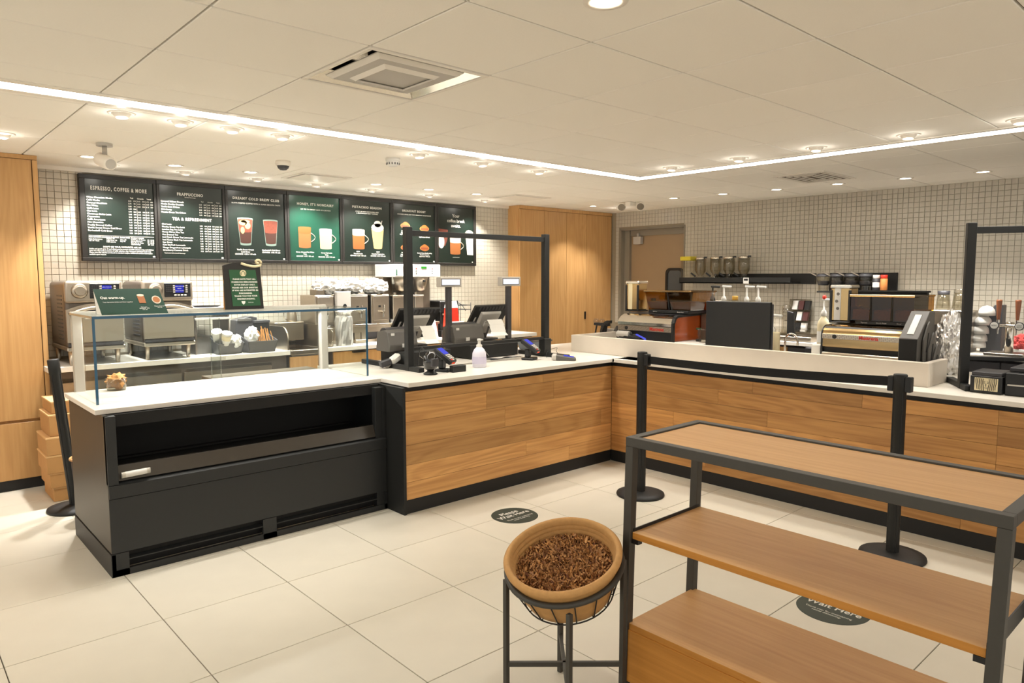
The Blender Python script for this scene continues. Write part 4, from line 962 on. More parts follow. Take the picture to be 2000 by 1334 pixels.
mb = MB(); mb.blob((1.12, 4.90, .955), .056, .056, .045, .5, 9, 3, 3.0); part('reflected_shreds', mb, M_cork, t)

# coffee brewers on their stainless stand
t = thing('brewer_stand', 'stainless stand with square openings under the two coffee brewers', 'stand', (3.7, 6.5, BC))
mb = MB(); mb.box(3.24, 4.125, 6.44, 6.80, 1.09, 1.115, .003).box(3.24, 3.27, 6.46, 6.80, BC, 1.09).box(4.095, 4.125, 6.46, 6.80, BC, 1.09).box(3.27, 4.095, 6.46, 6.47, 1.03, 1.09).box(3.27, 4.095, 6.46, 6.47, BC, .955)
for x in (3.27, 3.44, 3.68, 3.76, 4.05): mb.box(x, x+.07, 6.46, 6.47, .955, 1.03)
part('frame', mb, M_steel, t)
mb = MB(); mb.box(3.27, 4.095, 6.50, 6.80, BC, 1.085); part('interior', mb, M_dgrey, t)
for x in (3.66, 3.93):
    mb = MB(); mb.box(x, x+.12, 6.40, 6.46, BC+.002, .962, .004); part('drip_tray', mb, M_steel, t)
def brewer(x0, x1, label, split):
    t = thing('coffee_brewer', label, 'coffee brewer', ((x0+x1)/2, 6.6, 1.115))
    mb = MB(); mb.box(x0, x1, 6.45, 6.78, 1.115, 1.42, .006); part('body', mb, M_steel, t)
    for a, b_ in split:
        mb = MB(); mb.box(a, b_, 6.435, 6.452, 1.15, 1.405, .003); part('front_panel', mb, M_steel, t)
        c = (a+b_)/2
        mb = MB(); mb.cyl((c, 6.44, 1.235), .014, .05, 12, (0, -1, 0)).cyl((c, 6.40, 1.255), .010, .07, 12, (0, 0, -1)).box(c-.006, c+.006, 6.375, 6.395, 1.25, 1.31, .002); part('tap', mb, M_chrome, t)
        mb = MB(); mb.box(c-.035, c-.01, 6.43, 6.436, 1.285, 1.305); part('gauge', mb, M_plastic, t)
    return t
b1 = brewer(3.25, 3.84, 'wide stainless coffee brewer with three foil-covered hoppers', ((3.27, 3.44), (3.63, 3.83)))
mb = MB(); mb.box(3.455, 3.615, 6.40, 6.45, 1.16, 1.455, .006); c_ = part('control_panel', mb, M_lgrey, b1)
mb = MB(); mb.cyl((3.545, 6.40, 1.31), .02, .004, 16, (0, -1, 0)); part('knob', mb, M_plastic, b1)
mb = MB(); mb.box(3.27, 3.36, 6.46, 6.6, 1.42, 1.475, .004); part('lid', mb, M_steeld, b1)
b2 = brewer(3.88, 4.095, 'narrow stainless coffee brewer with black side beside the wide one', ((3.895, 4.085),))
mb = MB(); mb.box(3.868, 3.88, 6.46, 6.78, 1.115, 1.41); part('side_panel', mb, M_plastic, b2)
mb = MB(); mb.box(4.096, 4.11, 6.46, 6.78, 1.115, 1.41); part('side_panel', mb, M_plastic, b2)
for k, (x, z, rx, rz, lb) in enumerate(((3.45, 1.502, .140, .082, 'left'), (3.715, 1.505, .130, .082, 'middle'), (3.985, 1.498, .140, .082, 'right'))):
    mb = MB(); mb.blob((x, 6.57, z), rx, .13, rz, .30, 7, 4, 3.0+k*4)
    solo('foil_wrapped_hopper', mb, M_white_film, 'white foil-wrapped hopper on the coffee brewers, %s of three' % lb, 'hopper', (x, 6.57, 1.42), 'foil-wrapped hoppers')
mb = MB()
n, P = 20, []
for j, (r, z) in enumerate(((.082, 0), (.085, .06), (.084, .15), (.086, .24), (.08, .285), (.058, .302), (.085, .335), (.075, .36), (.0, .35))):
    P.append((r, z))
mb.lathe(P, (3.475, 6.30, BC), 26)
for v in mb.bm.verts:
    d = Vector((v.co.x-3.475, v.co.y-6.30, 0)); k = 1+.14*noise.noise(Vector((v.co.x*38, v.co.y*38, v.co.z*14)))
    v.co.x = 3.475+d.x*k; v.co.y = 6.30+d.y*k
for f in mb.bm.faces: f.smooth = False
solo('foil_bag', mb, M_foil, 'tall gathered foil bag standing in front of the coffee brewers', 'bag', (3.475, 6.30, BC))
t = thing('steel_canister', 'tall stainless canister left of the foil bag', 'canister', (3.31, 6.30, BC))
mb = MB(); mb.lathe([(0, 0), (.038, 0), (.04, .01), (.04, .165), (.043, .178), (.040, .18), (.036, .17), (.036, .02), (0, .02)], (3.31, 6.30, BC), 20); part('body', mb, M_steel, t)
mb = MB(); mb.tube([(3.31, 6.26, 1.09), (3.31, 6.22, 1.07), (3.31, 6.22, .99), (3.31, 6.26, .975)], .005, 6); part('handle', mb, M_steel, t)
t = thing('thermal_jug', 'small steel jug with wire handle on the steel box above the sink', 'jug', (3.12, 6.70, 1.16))
mb = MB(); mb.lathe([(0, 0), (.05, 0), (.052, .02), (.045, .10), (.032, .13), (0, .135)], (3.12, 6.70, 1.16), 18); part('body', mb, M_steel, t)
mb = MB(); mb.tube([(3.075, 6.69, 1.26), (3.03, 6.68, 1.25), (3.03, 6.68, 1.19), (3.07, 6.69, 1.18)], .005, 6); part('handle', mb, M_chrome, t)

# brewed tea machine with white head
t = thing('tea_brewer', 'tall tea brewer with white control head and steel brew cones', 'tea brewer', (4.43, 6.5, BC))
mb = MB(); mb.box(4.127, 4.732, 6.40, 6.78, 1.598, 1.735, .006); hd = part('head', mb, M_white, t)
mb = MB(); mb.box(4.145, 4.32, 6.395, 6.401, 1.612, 1.722); pg = part('instruction_sheet', mb, M_paper, hd)
mb = MB(); mb.box(4.15, 4.165, 6.393, 6.396, 1.615, 1.68); part('sheet_print', mb, M_green, hd)
for i in range(8): text(hd, 'sheet_line', 'Brew time  basket  batch size', (4.245, 6.3945, 1.705-.011*i), .009, '-y', M_ink)
mb = MB(); mb.box(4.475, 4.545, 6.394, 6.401, 1.69, 1.712); part('display', mb, M_lcdg, hd)
for x in (4.41, 4.62):
    for i in range(3):
        mb = MB(); mb.cyl((x, 6.401, 1.688-.025*i), .006, .005, 10, (0, -1, 0)); part('button', mb, M_dgrey if i else M_ledr, hd)
mb = MB(); mb.box(4.13, 4.24, 6.62, 6.78, 1.115, 1.60).box(4.54, 4.73, 6.60, 6.78, BC, 1.60, .004); part('column', mb, M_steeld, t)
for x in (4.285, 4.52):
    mb = MB(); mb.lathe([(.082, .155), (.084, .16), (.09, .158), (.058, .02), (.03, 0), (0, 0)], (x, 6.50, 1.437), 20); part('brew_cone', mb, M_steel, t)
    mb = MB(); mb.box(x-.012, x+.012, 6.40, 6.46, 1.545, 1.565, .003); part('cone_handle', mb, M_plastic, t)
mb = MB(); mb.box(4.115, 4.73, 6.42, 6.80, 1.08, 1.105, .003).box(4.12, 4.15, 6.44, 6.78, BC, 1.08).box(4.69, 4.72, 6.44, 6.78, BC, 1.08).box(4.15, 4.69, 6.6, 6.62, BC, 1.08); part('stand', mb, M_steel, t)
def dispenser(x0, x1, lbl):
    t = thing('drink_dispenser', lbl, 'dispenser', ((x0+x1)/2, 6.5, 1.105), 'steel drink dispensers')
    mb = MB(); mb.box(x0, x1, 6.43, 6.60, 1.15, 1.39, .006); part('tank', mb, M_steel, t)
    mb = MB(); mb.box(x0-.004, x1+.004, 6.425, 6.605, 1.385, 1.405, .004).cyl(((x0+x1)/2, 6.5, 1.405), .016, .03, 12); part('lid', mb, M_steel, t)
    mb = MB(); mb.box(x0, x1, 6.44, 6.59, 1.105, 1.15, .003); part('base', mb, M_lgrey, t)
    c = (x0+x1)/2
    mb = MB(); mb.cyl((c, 6.43, 1.185), .013, .045, 12, (0, -1, 0)).box(c-.02, c+.02, 6.37, 6.40, 1.175, 1.225, .004).cyl((c, 6.395, 1.18), .009, .04, 10, (0, 0, -1)); part('tap', mb, M_chrome, t)
dispenser(4.13, 4.265, 'square steel drink dispenser left under the white brew head'); dispenser(4.30, 4.40, 'square steel drink dispenser in the middle under the white brew head'); dispenser(4.41, 4.52, 'square steel drink dispenser right under the white brew head')
t = thing('ice_blender_unit', 'dark boxy grinder with wire rack behind the red bag', 'grinder', (4.9, 6.6, BC))
mb = MB(); mb.box(4.76, 5.02, 6.45, 6.80, 1.20, 1.33, .008).box(4.78, 5.0, 6.47, 6.78, 1.0, 1.20, .004).box(4.76, 5.02, 6.42, 6.80, BC, 1.0, .006); part('body', mb, M_plastic, t)
mb = MB(); mb.cyl((4.86, 6.45, 1.27), .04, .02, 18, (0, -1, 0)); part('dial', mb, M_dgrey, t)
mb = MB(); mb.box(4.79, 4.99, 6.445, 6.455, 1.17, 1.19); part('steel_strip', mb, M_chrome, t)
mb = MB(); mb.tube([(5.02, 6.5, 1.32), (5.07, 6.45, 1.28), (5.10, 6.42, 1.21)], .004, 6); part('cable', mb, M_plastic, t)
t = thing('wire_rack', 'thin black wire rack behind the right register screen', 'rack', (5.1, 6.6, BC))
mb = MB()
for z in (1.27, 1.22): mb.tube([(5.06, 6.5, z), (5.24, 6.5, z), (5.24, 6.7, z), (5.06, 6.7, z)], .004, 6, True)
for x, y in ((5.06, 6.5), (5.24, 6.5), (5.24, 6.7), (5.06, 6.7)): mb.tube([(x, y, BC), (x, y, 1.30)], .004, 6)
part('frame', mb, M_plastic, t)
bx, by = 4.755, 6.24
t = thing('coffee_bag', 'upright red and white coffee bag between the two register screens', 'bag', (bx, by, BC))
mb = MB(); mb.hexa([(bx-.105, by-.04, BC), (bx+.105, by-.04, BC), (bx+.105, by+.04, BC), (bx-.105, by+.04, BC), (bx-.08, by-.022, 1.26), (bx+.08, by-.022, 1.26), (bx+.08, by+.022, 1.26), (bx-.08, by+.022, 1.26)], .006)
part('body', mb, M_red, t)
mb = MB(); mb.hexa([(bx-.08, by-.022, 1.26), (bx+.08, by-.022, 1.26), (bx+.08, by+.022, 1.26), (bx-.08, by+.022, 1.26), (bx-.07, by-.004, 1.335), (bx+.07, by-.004, 1.335), (bx+.07, by+.004, 1.335), (bx-.07, by+.004, 1.335)]); part('fold', mb, M_lbl, t)
mb = MB(); mb.hexa([(bx-.10, by-.043, .955), (bx+.13, by-.046, .955), (bx+.13, by-.036, .955), (bx-.10, by-.033, .955), (bx-.092, by-.032, 1.11), (bx+.15, by-.035, 1.11), (bx+.15, by-.026, 1.11), (bx-.092, by-.023, 1.11)]); part('label', mb, M_paper, t)
for i in range(7): text(t, 'label_line', 'coffee roast blend', (bx+.015, by-.044+.0014*i, .98+.016*i), .013, '-y', M_ink)
mb = MB(); mb.lathe([(.08, 0), (.022, .31), (0, .315)], (4.50, 6.26, BC), 20); mb.cyl((4.50, 6.26, BC), .08, .002, 20)
solo('paper_cone', mb, M_paper, 'tall white paper cone left of the coffee bag', 'paper cone', (4.50, 6.26, BC))
if True:
    mb = MB(); mb.box(4.14, 4.36, 6.205, 6.21, BC, 1.12); solo('notice_sheet', mb, M_paper, 'white printed sheet propped on the back counter behind the left register screen', 'sheet', (4.25, 6.205, BC))
    o_ = bpy.data.objects['notice_sheet']
    for i in range(9): text(o_, 'sheet_line', 'daily cleaning and prep list for the bar', (4.25, 6.2042, 1.10-.018*i), .010, '-y', M_ink)
t = thing('carton', 'small white and red carton on the right end of the back counter', 'carton', (5.46, 6.5, BC))
mb = MB(); mb.box(5.28, 5.62, 6.42, 6.60, BC, 1.02, .003); part('body', mb, M_paper, t)
mb = MB(); mb.box(5.34, 5.50, 6.417, 6.421, .95, 1.0); part('printed_mark', mb, M_red, t)
mb = MB(); mb.box(5.28, 5.62, 6.419, 6.421, .932, .938); part('printed_rule', mb, M_dgrey, t)

# ================================================================== REGISTERS ON THE FRONT COUNTER
def drawer(x0, x1, y0, y1, label):
    t = thing('cash_drawer', label, 'cash drawer', ((x0+x1)/2, (y0+y1)/2, CT))
    mb = MB(); mb.box(x0, x1, y0, y1, CT+.006, CT+.118, .004); part('housing', mb, M_black, t)
    mb = MB(); mb.box(x0+.01, x1-.01, y1-.0, y1+.012, CT+.015, CT+.105, .003); part('drawer_front', mb, M_plastic, t)
    for x in (x0+.03, x1-.03):
        for y in (y0+.03, y1-.03):
            mb = MB(); mb.cyl((x, y, CT), .012, .007, 10); part('foot', mb, M_plastic, t)
    mb = MB(); mb.tube([(x0+.12, y0-.002, CT+.09), (x0+.16, y0-.004, CT+.06), (x0+.20, y0-.004, CT+.02)], .002, 5); part('cable', mb, M_lgrey, t)
    return t
drawer(3.06, 3.50, 4.60, 4.96, 'black cash drawer under the left register printer')
drawer(3.775, 4.325, 4.69, 5.05, 'black cash drawer behind the hand sanitizer bottle')
def printer(x0, y0, z0, label, s=1.0, wide=.22):
    t = thing('receipt_printer', label, 'printer', (x0+wide/2, y0+.09, z0))
    mb = MB(); prof = [(y0-.02, z0), (y0-.03, z0+.05), (y0, z0+.155), (y0+.05, z0+.17), (y0+.15, z0+.15), (y0+.17, z0)]
    mb.prism([(x0, y, z) for y, z in prof], (wide, 0, 0), .006); part('body', mb, M_greyp, t)
    mb = MB(); mb.cyl((x0+.03, y0+.10, z0+.12), .065, wide-.05, 20, (1, 0, 0)); part('paper_cover', mb, M_dgrey, t)
    mb = MB(); mb.box(x0+.12, x0+.16, y0-.032, y0-.024, z0+.03, z0+.06); part('label', mb, M_lbl, t)
    mb = MB(); mb.box(x0+.03, x0+.06, y0-.012, y0-.006, z0+.125, z0+.145); part('badge', mb, M_lbl, t)
    return t
p1 = printer(2.985, 4.74, CT+.118, 'grey receipt printer on the left cash drawer', wide=.27)
p2 = printer(3.72, 4.86, CT+.118, 'grey receipt printer with curling paper on the right cash drawer', wide=.33)
def roll_paper(x0, x1, y, z, lb):
    mb = MB(); P = [(y, z+.10), (y-.05, z+.13), (y-.08, z+.08), (y-.10, z+.02), (y-.13, z-.01)]
    for (a, b_) in zip(P, P[1:]): mb.hexa([(x0, a[0], a[1]), (x1, a[0], a[1]), (x1+.01, b_[0], b_[1]), (x0+.01, b_[0], b_[1]), (x0, a[0], a[1]+.001), (x1, a[0], a[1]+.001), (x1+.01, b_[0], b_[1]+.001), (x0+.01, b_[0], b_[1]+.001)])
    solo('receipt_strip', mb, M_paper, lb, 'receipt paper', (x0, y, z-.01))
def touchscreen(cx, cy, z, label, wd, paper):
    t = thing('register_screen', label, 'register screen', (cx, cy, z))
    c = Vector((cx, cy, z+.20)); u = Vector((1, 0, 0)); v = Vector((.10, -.52, .80)).normalized(); n = u.cross(v).normalized()   # n faces the customer side
    if n.y > 0: n = -n
    def P(a, b_, d): return c+u*a+v*b_+n*d
    h = .15
    mb = MB(); mb.hexa([P(-wd, -h, -.014), P(wd, -h, -.014), P(wd, -h, .014), P(-wd, -h, .014), P(-wd-.01, h, -.014), P(wd+.01, h, -.014), P(wd+.01, h, .014), P(-wd-.01, h, .014)], .004); part('display', mb, M_plastic, t)
    mb = MB(); mb.hexa([P(-wd*.55, -h*.9, .012), P(wd*.55, -h*.9, .012), P(wd*.5, -h*.9, .05), P(-wd*.5, -h*.9, .05), P(-wd*.62, h*.62, .012), P(wd*.62, h*.62, .012), P(wd*.55, h*.55, .04), P(-wd*.55, h*.55, .04)], .005); part('rear_housing', mb, M_lgrey, t)
    mb = MB()
    for k in range(9): mb.hexa([P(-wd*.8+k*wd*.19, h*.72, .013), P(-wd*.8+k*wd*.19+.02, h*.72, .013), P(-wd*.8+k*wd*.19+.02, h*.72, .019), P(-wd*.8+k*wd*.19, h*.72, .019), P(-wd*.8+k*wd*.19, h*.95, .013), P(-wd*.8+k*wd*.19+.02, h*.95, .013), P(-wd*.8+k*wd*.19+.02, h*.95, .019), P(-wd*.8+k*wd*.19, h*.95, .019)])
    part('vent_ribs', mb, M_dgrey, t)
    mb = MB(); mb.hexa([P(-.05, -h*.3, .03), P(.05, -h*.3, .03), P(.05, -h*.3, .06), P(-.05, -h*.3, .06), P(-.05, .0, .03), P(.05, .0, .03), P(.05, .0, .05), P(-.05, .0, .05)]); part('hinge', mb, M_lgrey, t)
    mb = MB(); mb.bar(P(0, -.05, .03), (cx, cy+.08, z+.01), .10, .03, .004).box(cx-.13, cx+.13, cy-.02, cy+.16, z, z+.018, .004); part('stand', mb, M_dgrey, t)
    mb = MB(); mb.hexa([P(-wd*.8, -.03, .0145), P(-wd*.72, -.03, .0145), P(-wd*.72, -.03, .016), P(-wd*.8, -.03, .016), P(-wd*.8, .03, .0145), P(-wd*.72, .03, .0145), P(-wd*.72, .03, .016), P(-wd*.8, .03, .016)]); part('sticker', mb, M_lbl, t)
    return t
touchscreen(3.385, 4.965, CT+.118, 'tilted black register screen seen from behind, left of the two', .195, 1)
touchscreen(4.25, 5.045, CT+.118, 'tilted black register screen seen from behind, right of the two', .20, 1)
roll_paper(3.34, 3.47, 4.86, CT+.17, 'long white receipt strip curling from the left printer'); roll_paper(4.08, 4.25, 4.88, CT+.19, 'white receipt strip curling from the right printer')
def pole_display(cx, y, zt, label, skew=0.0, wd=.118):
    t = thing('customer_display', label, 'customer display', (cx, y, CT))
    mb = MB(); mb.cyl((cx, y+.01, CT+.118), .06, .018, 24, bev=.004); part('base', mb, M_dgrey, t)
    mb = MB(); mb.box(cx-.025, cx+.025, y-.006, y+.03, CT+.136, zt, .003); part('pole', mb, M_dgrey, t)
    mb = MB(); mb.box(cx-wd, cx+wd, y-.03, y+.03, zt-.005, zt+.08, .006); hd = part('head', mb, M_lgrey, t)
    mb = MB(); mb.box(cx-wd+.012, cx+wd-.022, y-.033, y-.028, zt+.008, zt+.066); part('bezel', mb, M_ink, hd)
    mb = MB(); mb.box(cx-wd+.018, cx+wd-.03, y-.0345, y-.032, zt+.014, zt+.060); part('lcd', mb, M_scrw, hd)
pole_display(3.715, 4.90, 1.515, 'grey customer display on a black pole, left of the two')
pole_display(4.362, 4.85, 1.518, 'grey customer display on a black pole, right of the two')

def screen_frame(label, loc, rz, W, z0, z1, zbar, tw=.05, foot=(.30, .66), clamp=True):
    """acrylic guard in a black frame, built along local +x, feet along y"""
    t = thing('acrylic_screen', label, 'screen', loc)
    ORG[t.name] = Vector((0, 0, 0))
    h = tw/2
    for x, yb, yf in ((0, foot[1], foot[0]*.57 if clamp else foot[0]), (W, foot[1]*.5, foot[0])):
        mb = MB(); mb.box(x-h, x+h, -h, h, z0+.0, z1+.02, .003); part('post', mb, M_black, t)
        mb = MB(); mb.box(x-h*.9, x+h*.9, -yf, yb, 0.0, .035, .003); part('foot', mb, M_black, t)
    if clamp:
        mb = MB(); mb.box(W-h-.015, W+h+.012, -h-.012, h+.012, z0+.03, z0+.16, .004); part('clamp', mb, M_plastic, t)
    mb = MB(); mb.box(h, W-h, -.016, .016, z1-.045, z1-.005, .002); part('top_bar', mb, M_black, t)
    mb = MB(); mb.box(h, W-h, -.016, .016, zbar, zbar+.024, .002); part('bottom_bar', mb, M_black, t)
    mb = MB(); mb.box(h, W-h, -.003, .003, zbar+.02, z1-.04); part('acrylic_pane', mb, M_plexi, t)
    t.rotation_euler.z = rz
    return t
screen_frame('large black framed clear acrylic screen guarding the cash registers', (2.993, 4.45, CT), 0, 1.436, 0.0, 1.945-CT, 1.046-CT, .054, (.28, .66))
screen_frame('clear acrylic screen in a black frame at the right edge of the long counter', (5.05, 1.372, CT), R(-60), 1.2, 0.0, 1.90-CT, 1.075-CT, .05, (.13, .30), False)

# things in front of the screen
t = thing('sanitizer_bottle', 'frosted hand sanitizer pump bottle on the stone countertop', 'bottle', (3.512, 4.255, CT))
c_ = (3.512, 4.255, CT)
mb = MB(); mb.lathe([(0, 0), (.05, 0), (.054, .006), (.056, .06), (.053, .11), (.04, .14), (.024, .155), (.02, .16)], c_, 24); part('body', mb, M_frost, t)
mb = MB(); mb.lathe([(.022, .155), (.023, .175), (.012, .18), (.011, .205), (.016, .206), (.015, .222), (0, .224)], c_, 18).box(3.512-.01, 3.512+.035, 4.255-.008, 4.255+.008, CT+.207, CT+.219, .003); part('pump', mb, M_white, t)
mb = MB(); mb.lathe([(.0562, .03), (.0568, .06), (.055, .085)], c_, 20); part('label', mb, pm('lilac_label', 'C9C4DA', .5), t)
def terminal(px, py, rz, label, tall=True):
    t = thing('card_terminal', label, 'card terminal', (px, py, CT)); ORG[t.name] = Vector((0, 0, 0))
    mb = MB(); mb.box(-.055, .055, -.05, .06, 0, .02, .006).box(-.03, .03, 0, .04, .02, .09, .008); part('stand', mb, M_plastic, t)
    c, u = Vector((0, -.005, .115)), Vector((1, 0, 0)); v = Vector((0, .80, .55)).normalized() if tall else Vector((0, .95, .2)).normalized(); n = u.cross(v)
    def P(a, b_, d): return c+u*a+v*b_+n*d
    def slab(a0, a1, b0, b1, d0, d1, bev=0.0):
        return MB().hexa([P(a0, b0, d0), P(a1, b0, d0), P(a1, b1, d0), P(a0, b1, d0), P(a0, b0, d1), P(a1, b0, d1), P(a1, b1, d1), P(a0, b1, d1)], bev)
    part('body', slab(-.045, .045, -.085, .085, -.02, .02, .008), M_plastic, t)
    part('screen', slab(-.036, .036, .0, .07, .0195, .022), M_scr, t)
    for i in range(3):
        for k in range(4):
            q = slab(-.034+.024*i, -.014+.024*i, -.075+.018*k, -.062+.018*k, .0195, .0235, .001)
            part('key', q, (M_red, M_lgrey, M_green)[i] if k == 0 else M_lgrey, t)
    part('card_light', slab(-.02, .02, -.0865, -.0845, -.006, .004), M_ledr, t)
    t.rotation_euler.z = rz
    return t
terminal(3.16, 4.235, R(25), 'black card terminal with lit blue screen, nearest the pastry case')
terminal(4.15, 4.35, R(25), 'black card terminal with lit screen on a stand by the right screen post')
t = thing('barcode_scanner', 'glossy black presentation barcode scanner beside the left card terminal', 'scanner', (2.985, 4.17, CT))
c_ = (2.985, 4.17, CT)
mb = MB(); mb.lathe([(0, 0), (.05, 0), (.052, .008), (.03, .02), (.022, .03)], c_, 22); part('base', mb, M_plastic, t)
mb = MB(); mb.lathe([(.02, .025), (.045, .045), (.055, .09), (.05, .135), (.03, .165), (0, .17)], c_, 22); part('head', mb, pm('gloss_black', '0B0B0C', .1, coat=.6), t)
mb = MB(); mb.box(2.955, 3.015, 4.108, 4.13, CT+.06, CT+.12, .004); part('window', mb, M_dgrey, t)
mb = MB(); mb.tube([(2.985, 4.21, CT+.15), (3.0, 4.30, CT+.19), (3.05, 4.40, CT+.14), (3.07, 4.45, CT+.03)], .004, 6); part('cable', mb, M_plastic, t)
mb = MB(); mb.box(3.155, 3.28, 4.125, 4.17, CT, CT+.05, .004); solo('adapter_block', mb, M_plastic, 'small black block lying on the countertop right of the left card terminal', 'adapter', (3.21, 4.15, CT))
t = thing('handheld_scanner', 'white handheld barcode scanner lying by the end of the glass hood', 'scanner', (2.99, 4.83, CT))
mb = MB(); mb.bar((2.965, 4.66, CT+.05), (3.06, 4.70, CT+.085), .06, .055, .012); part('head', mb, M_white, t)
mb = MB(); mb.bar((2.975, 4.67, CT+.05), (2.945, 4.70, CT+.004), .035, .03, .008); part('handle', mb, M_lgrey, t)
mb = MB(); mb.bar((2.885, 4.69, CT+.03), (2.97, 4.67, CT+.055), .05, .05, .008); part('grip', mb, M_dgrey, t)
t = thing('card_terminal', 'grey handheld card terminal lying flat by the right screen post', 'card terminal', (4.33, 4.10, CT)); ORG[t.name] = Vector((0, 0, 0))
mb = MB(); mb.hexa([(-.085, -.04, 0), (.085, -.04, 0), (.085, .04, 0), (-.085, .04, 0), (-.085, -.036, .05), (.08, -.036, .025), (.08, .036, .025), (-.085, .036, .05)], .006); part('body', mb, M_greyp, t)
mb = MB(); mb.hexa([(-.02, -.03, .0425), (.065, -.03, .0295), (.065, .03, .0295), (-.02, .03, .0425), (-.02, -.03, .0445), (.065, -.03, .0315), (.065, .03, .0315), (-.02, .03, .0445)]); part('screen', mb, M_scr, t)
mb = MB(); mb.box(-.12, -.075, -.035, .035, 0, .055, .01); part('paper_lid', mb, M_lgrey, t)
t.rotation_euler.z = R(-48)
mb = MB()
for k in range(4):
    P = [(3.80+.05*i+.02*k, 4.56-.012*k+.03*math.sin(i*1.3+k), CT+.004+.008*abs(math.sin(i*.9+k))) for i in range(8)]; mb.tube(P, .003, 6)
P = [(4.34+.02*i, 4.34+.03*math.sin(i), CT+.005+.08*math.sin(math.pi*i/9)) for i in range(10)]; mb.tube(P, .002, 5)
solo('cable_bundle', mb, M_plastic, 'loose black cables lying behind the right cash drawer front', 'cable', (4.0, 4.5, CT))
t = thing('waste_tub', 'grey plastic tub with dark liner behind the right screen post', 'tub', (4.85, 4.95, CT))
mb = MB(); mb.hexa([(4.70, 4.90, CT), (4.93, 4.90, CT), (4.93, 5.08, CT), (4.70, 5.08, CT), (4.68, 4.88, CT+.085), (4.95, 4.88, CT+.085), (4.95, 5.10, CT+.085), (4.68, 5.10, CT+.085)], .004); part('tub', mb, pm('blue_grey_tub', '6A7076', .5), t)
mb = MB(); mb.box(4.675, 4.955, 4.875, 5.105, CT+.078, CT+.092, .003); part('liner_rim', mb, M_greyp, t)

# ================================================================== RIGHT KITCHEN SIDE
mb = MB(); mb.box(7.30, 7.955, 0.4, 4.35, .862, .90, .002); solo('wall_countertop', mb, M_stone, 'white countertop along the tiled right wall', 'countertop', (7.6, 2.4, .862))
t = thing('wall_base_cabinet', 'dark base cabinets below the countertop along the right wall', 'cabinet', (7.6, 2.4, 0))
mb = MB(); mb.box(7.36, 7.95, 0.4, 4.33, .0, .861); part('carcass', mb, M_dgrey, t)
for k in range(6):
    mb = MB(); mb.box(7.335, 7.36, .42+.65*k, 1.06+.65*k, .1, .84, .002); part('door', mb, M_oakc if k == 5 else M_dgrey, t)

def dots(parent, x, y0, y1, z):
    mb = MB(); n = 44
    for i in range(n):
        y = y0+(y1-y0)*(i+.5)/n
        for k in range(4):
            zz = z+.008*(k-1.5); o = (i+k) % 3 == 0
            if not o: mb.box(x-.0012, x, y-.002, y+.002, zz-.0025, zz+.0025)
    part('dot_pattern', mb, M_ink, parent, stuff=True)

# espresso machine, left (chrome with copper side)
t = thing('espresso_machine', 'chrome espresso machine with copper-orange side panel behind the ledge', 'espresso machine', (5.58, 4.01, CT))
y0, y1, x0, x1 = 3.70, 4.33, 5.27, 5.90
mb = MB(); mb.box(x0+.03, x1, y0+.012, y1-.012, CT+.05, 1.14, .01).box(x0+.12, x1, y0+.012, y1-.012, 1.14, 1.238); part('body', mb, M_plastic, t)
mb = MB(); P = [(x0+.01, 1.145)]+[(x0+.0+.14*(1-math.cos(R(15*i))), 1.15+.10*math.sin(R(15*i))) for i in range(7)]+[(x0+.14, 1.145)]
mb.prism([(x, y0+.01, z) for x, z in P], (0, y1-y0-.02, 0)); part('hood', mb, M_chrome, t)
mb = MB(); mb.box(x0, x0+.03, y0+.01, y1-.01, 1.098, 1.145, .003); nb = part('name_band', mb, M_steel, t)
dots(nb, x0, y0+.02, y1-.02, 1.121)
text(nb, 'lettering', 'Mastrena', (x0-.002, y0+.17, 1.121), .042, '-x', M_red, bold=.001)
mb = MB(); mb.cyl((x0+.001, y1-.115, 1.121), .018, .004, 18, (-1, 0, 0)); part('round_badge', mb, M_plastic, nb)
mb = MB(); mb.box(x0+.015, x0+.03, y0+.01, y1-.01, CT+.10, 1.098); part('dark_opening', mb, M_deep, t)
mb = MB(); mb.blob((x0+.0, 4.19, 1.025), .03, .13, .05, .4, 6, 3, 8.0); part('dark_cloth', mb, M_plastic, t)
mb = MB(); mb.cyl((x0-.005, 4.31, 1.06), .03, .14, 16, (0, -1, 0)); part('towel_roll', mb, M_lgrey, t)
mb = MB(); mb.bar((x0-.01, 4.09, 1.065), (x0-.012, 3.99, 1.03), .02, .01).bar((x0-.012, 3.99, 1.03), (x0-.012, 3.985, .99), .02, .01); part('screen_edge', mb, M_scr, t)
mb = MB(); mb.box(x0, x0+.05, y0+.01, y1-.01, CT+.045, CT+.10, .004); part('drip_sill', mb, M_steel, t)
mb = MB(); mb.prism([(x0+.03, y0, 1.02), (x0+.03, y0, 1.215), (x0+.06, y0, 1.235), (x1-.02, y0, 1.25), (x1-.02, y0, 1.02)], (0, .014, 0)); part('copper_side_panel', mb, M_orange, t, 'copper-orange glossy side panel')
mb = MB()
P = [(x0+.01, CT+.06), (x0+.01, 1.18), (x0+.03, 1.225), (x0+.065, 1.243), (x1, 1.258)]
for a, b_ in zip(P, P[1:]): mb.bar((a[0], y0, a[1]), (b_[0], y0, b_[1]), .03, .02)
part('side_trim', mb, M_plastic, t)
mb = MB(); mb.box(x0+.03, x1, y0-.002, y0+.012, CT+.05, 1.02, .002); part('lower_side_panel', mb, M_steel, t)
mb = MB(); mb.box(x0+.17, x1, y0+.0, y1-.0, 1.238, 1.254, .004); part('top_tray', mb, M_dgrey, t)
for x in (x0+.08, x1-.06):
    for y in (y0+.06, y1-.06):
        mb = MB(); mb.cyl((x, y, CT), .02, .052, 14); part('foot', mb, M_plastic, t)
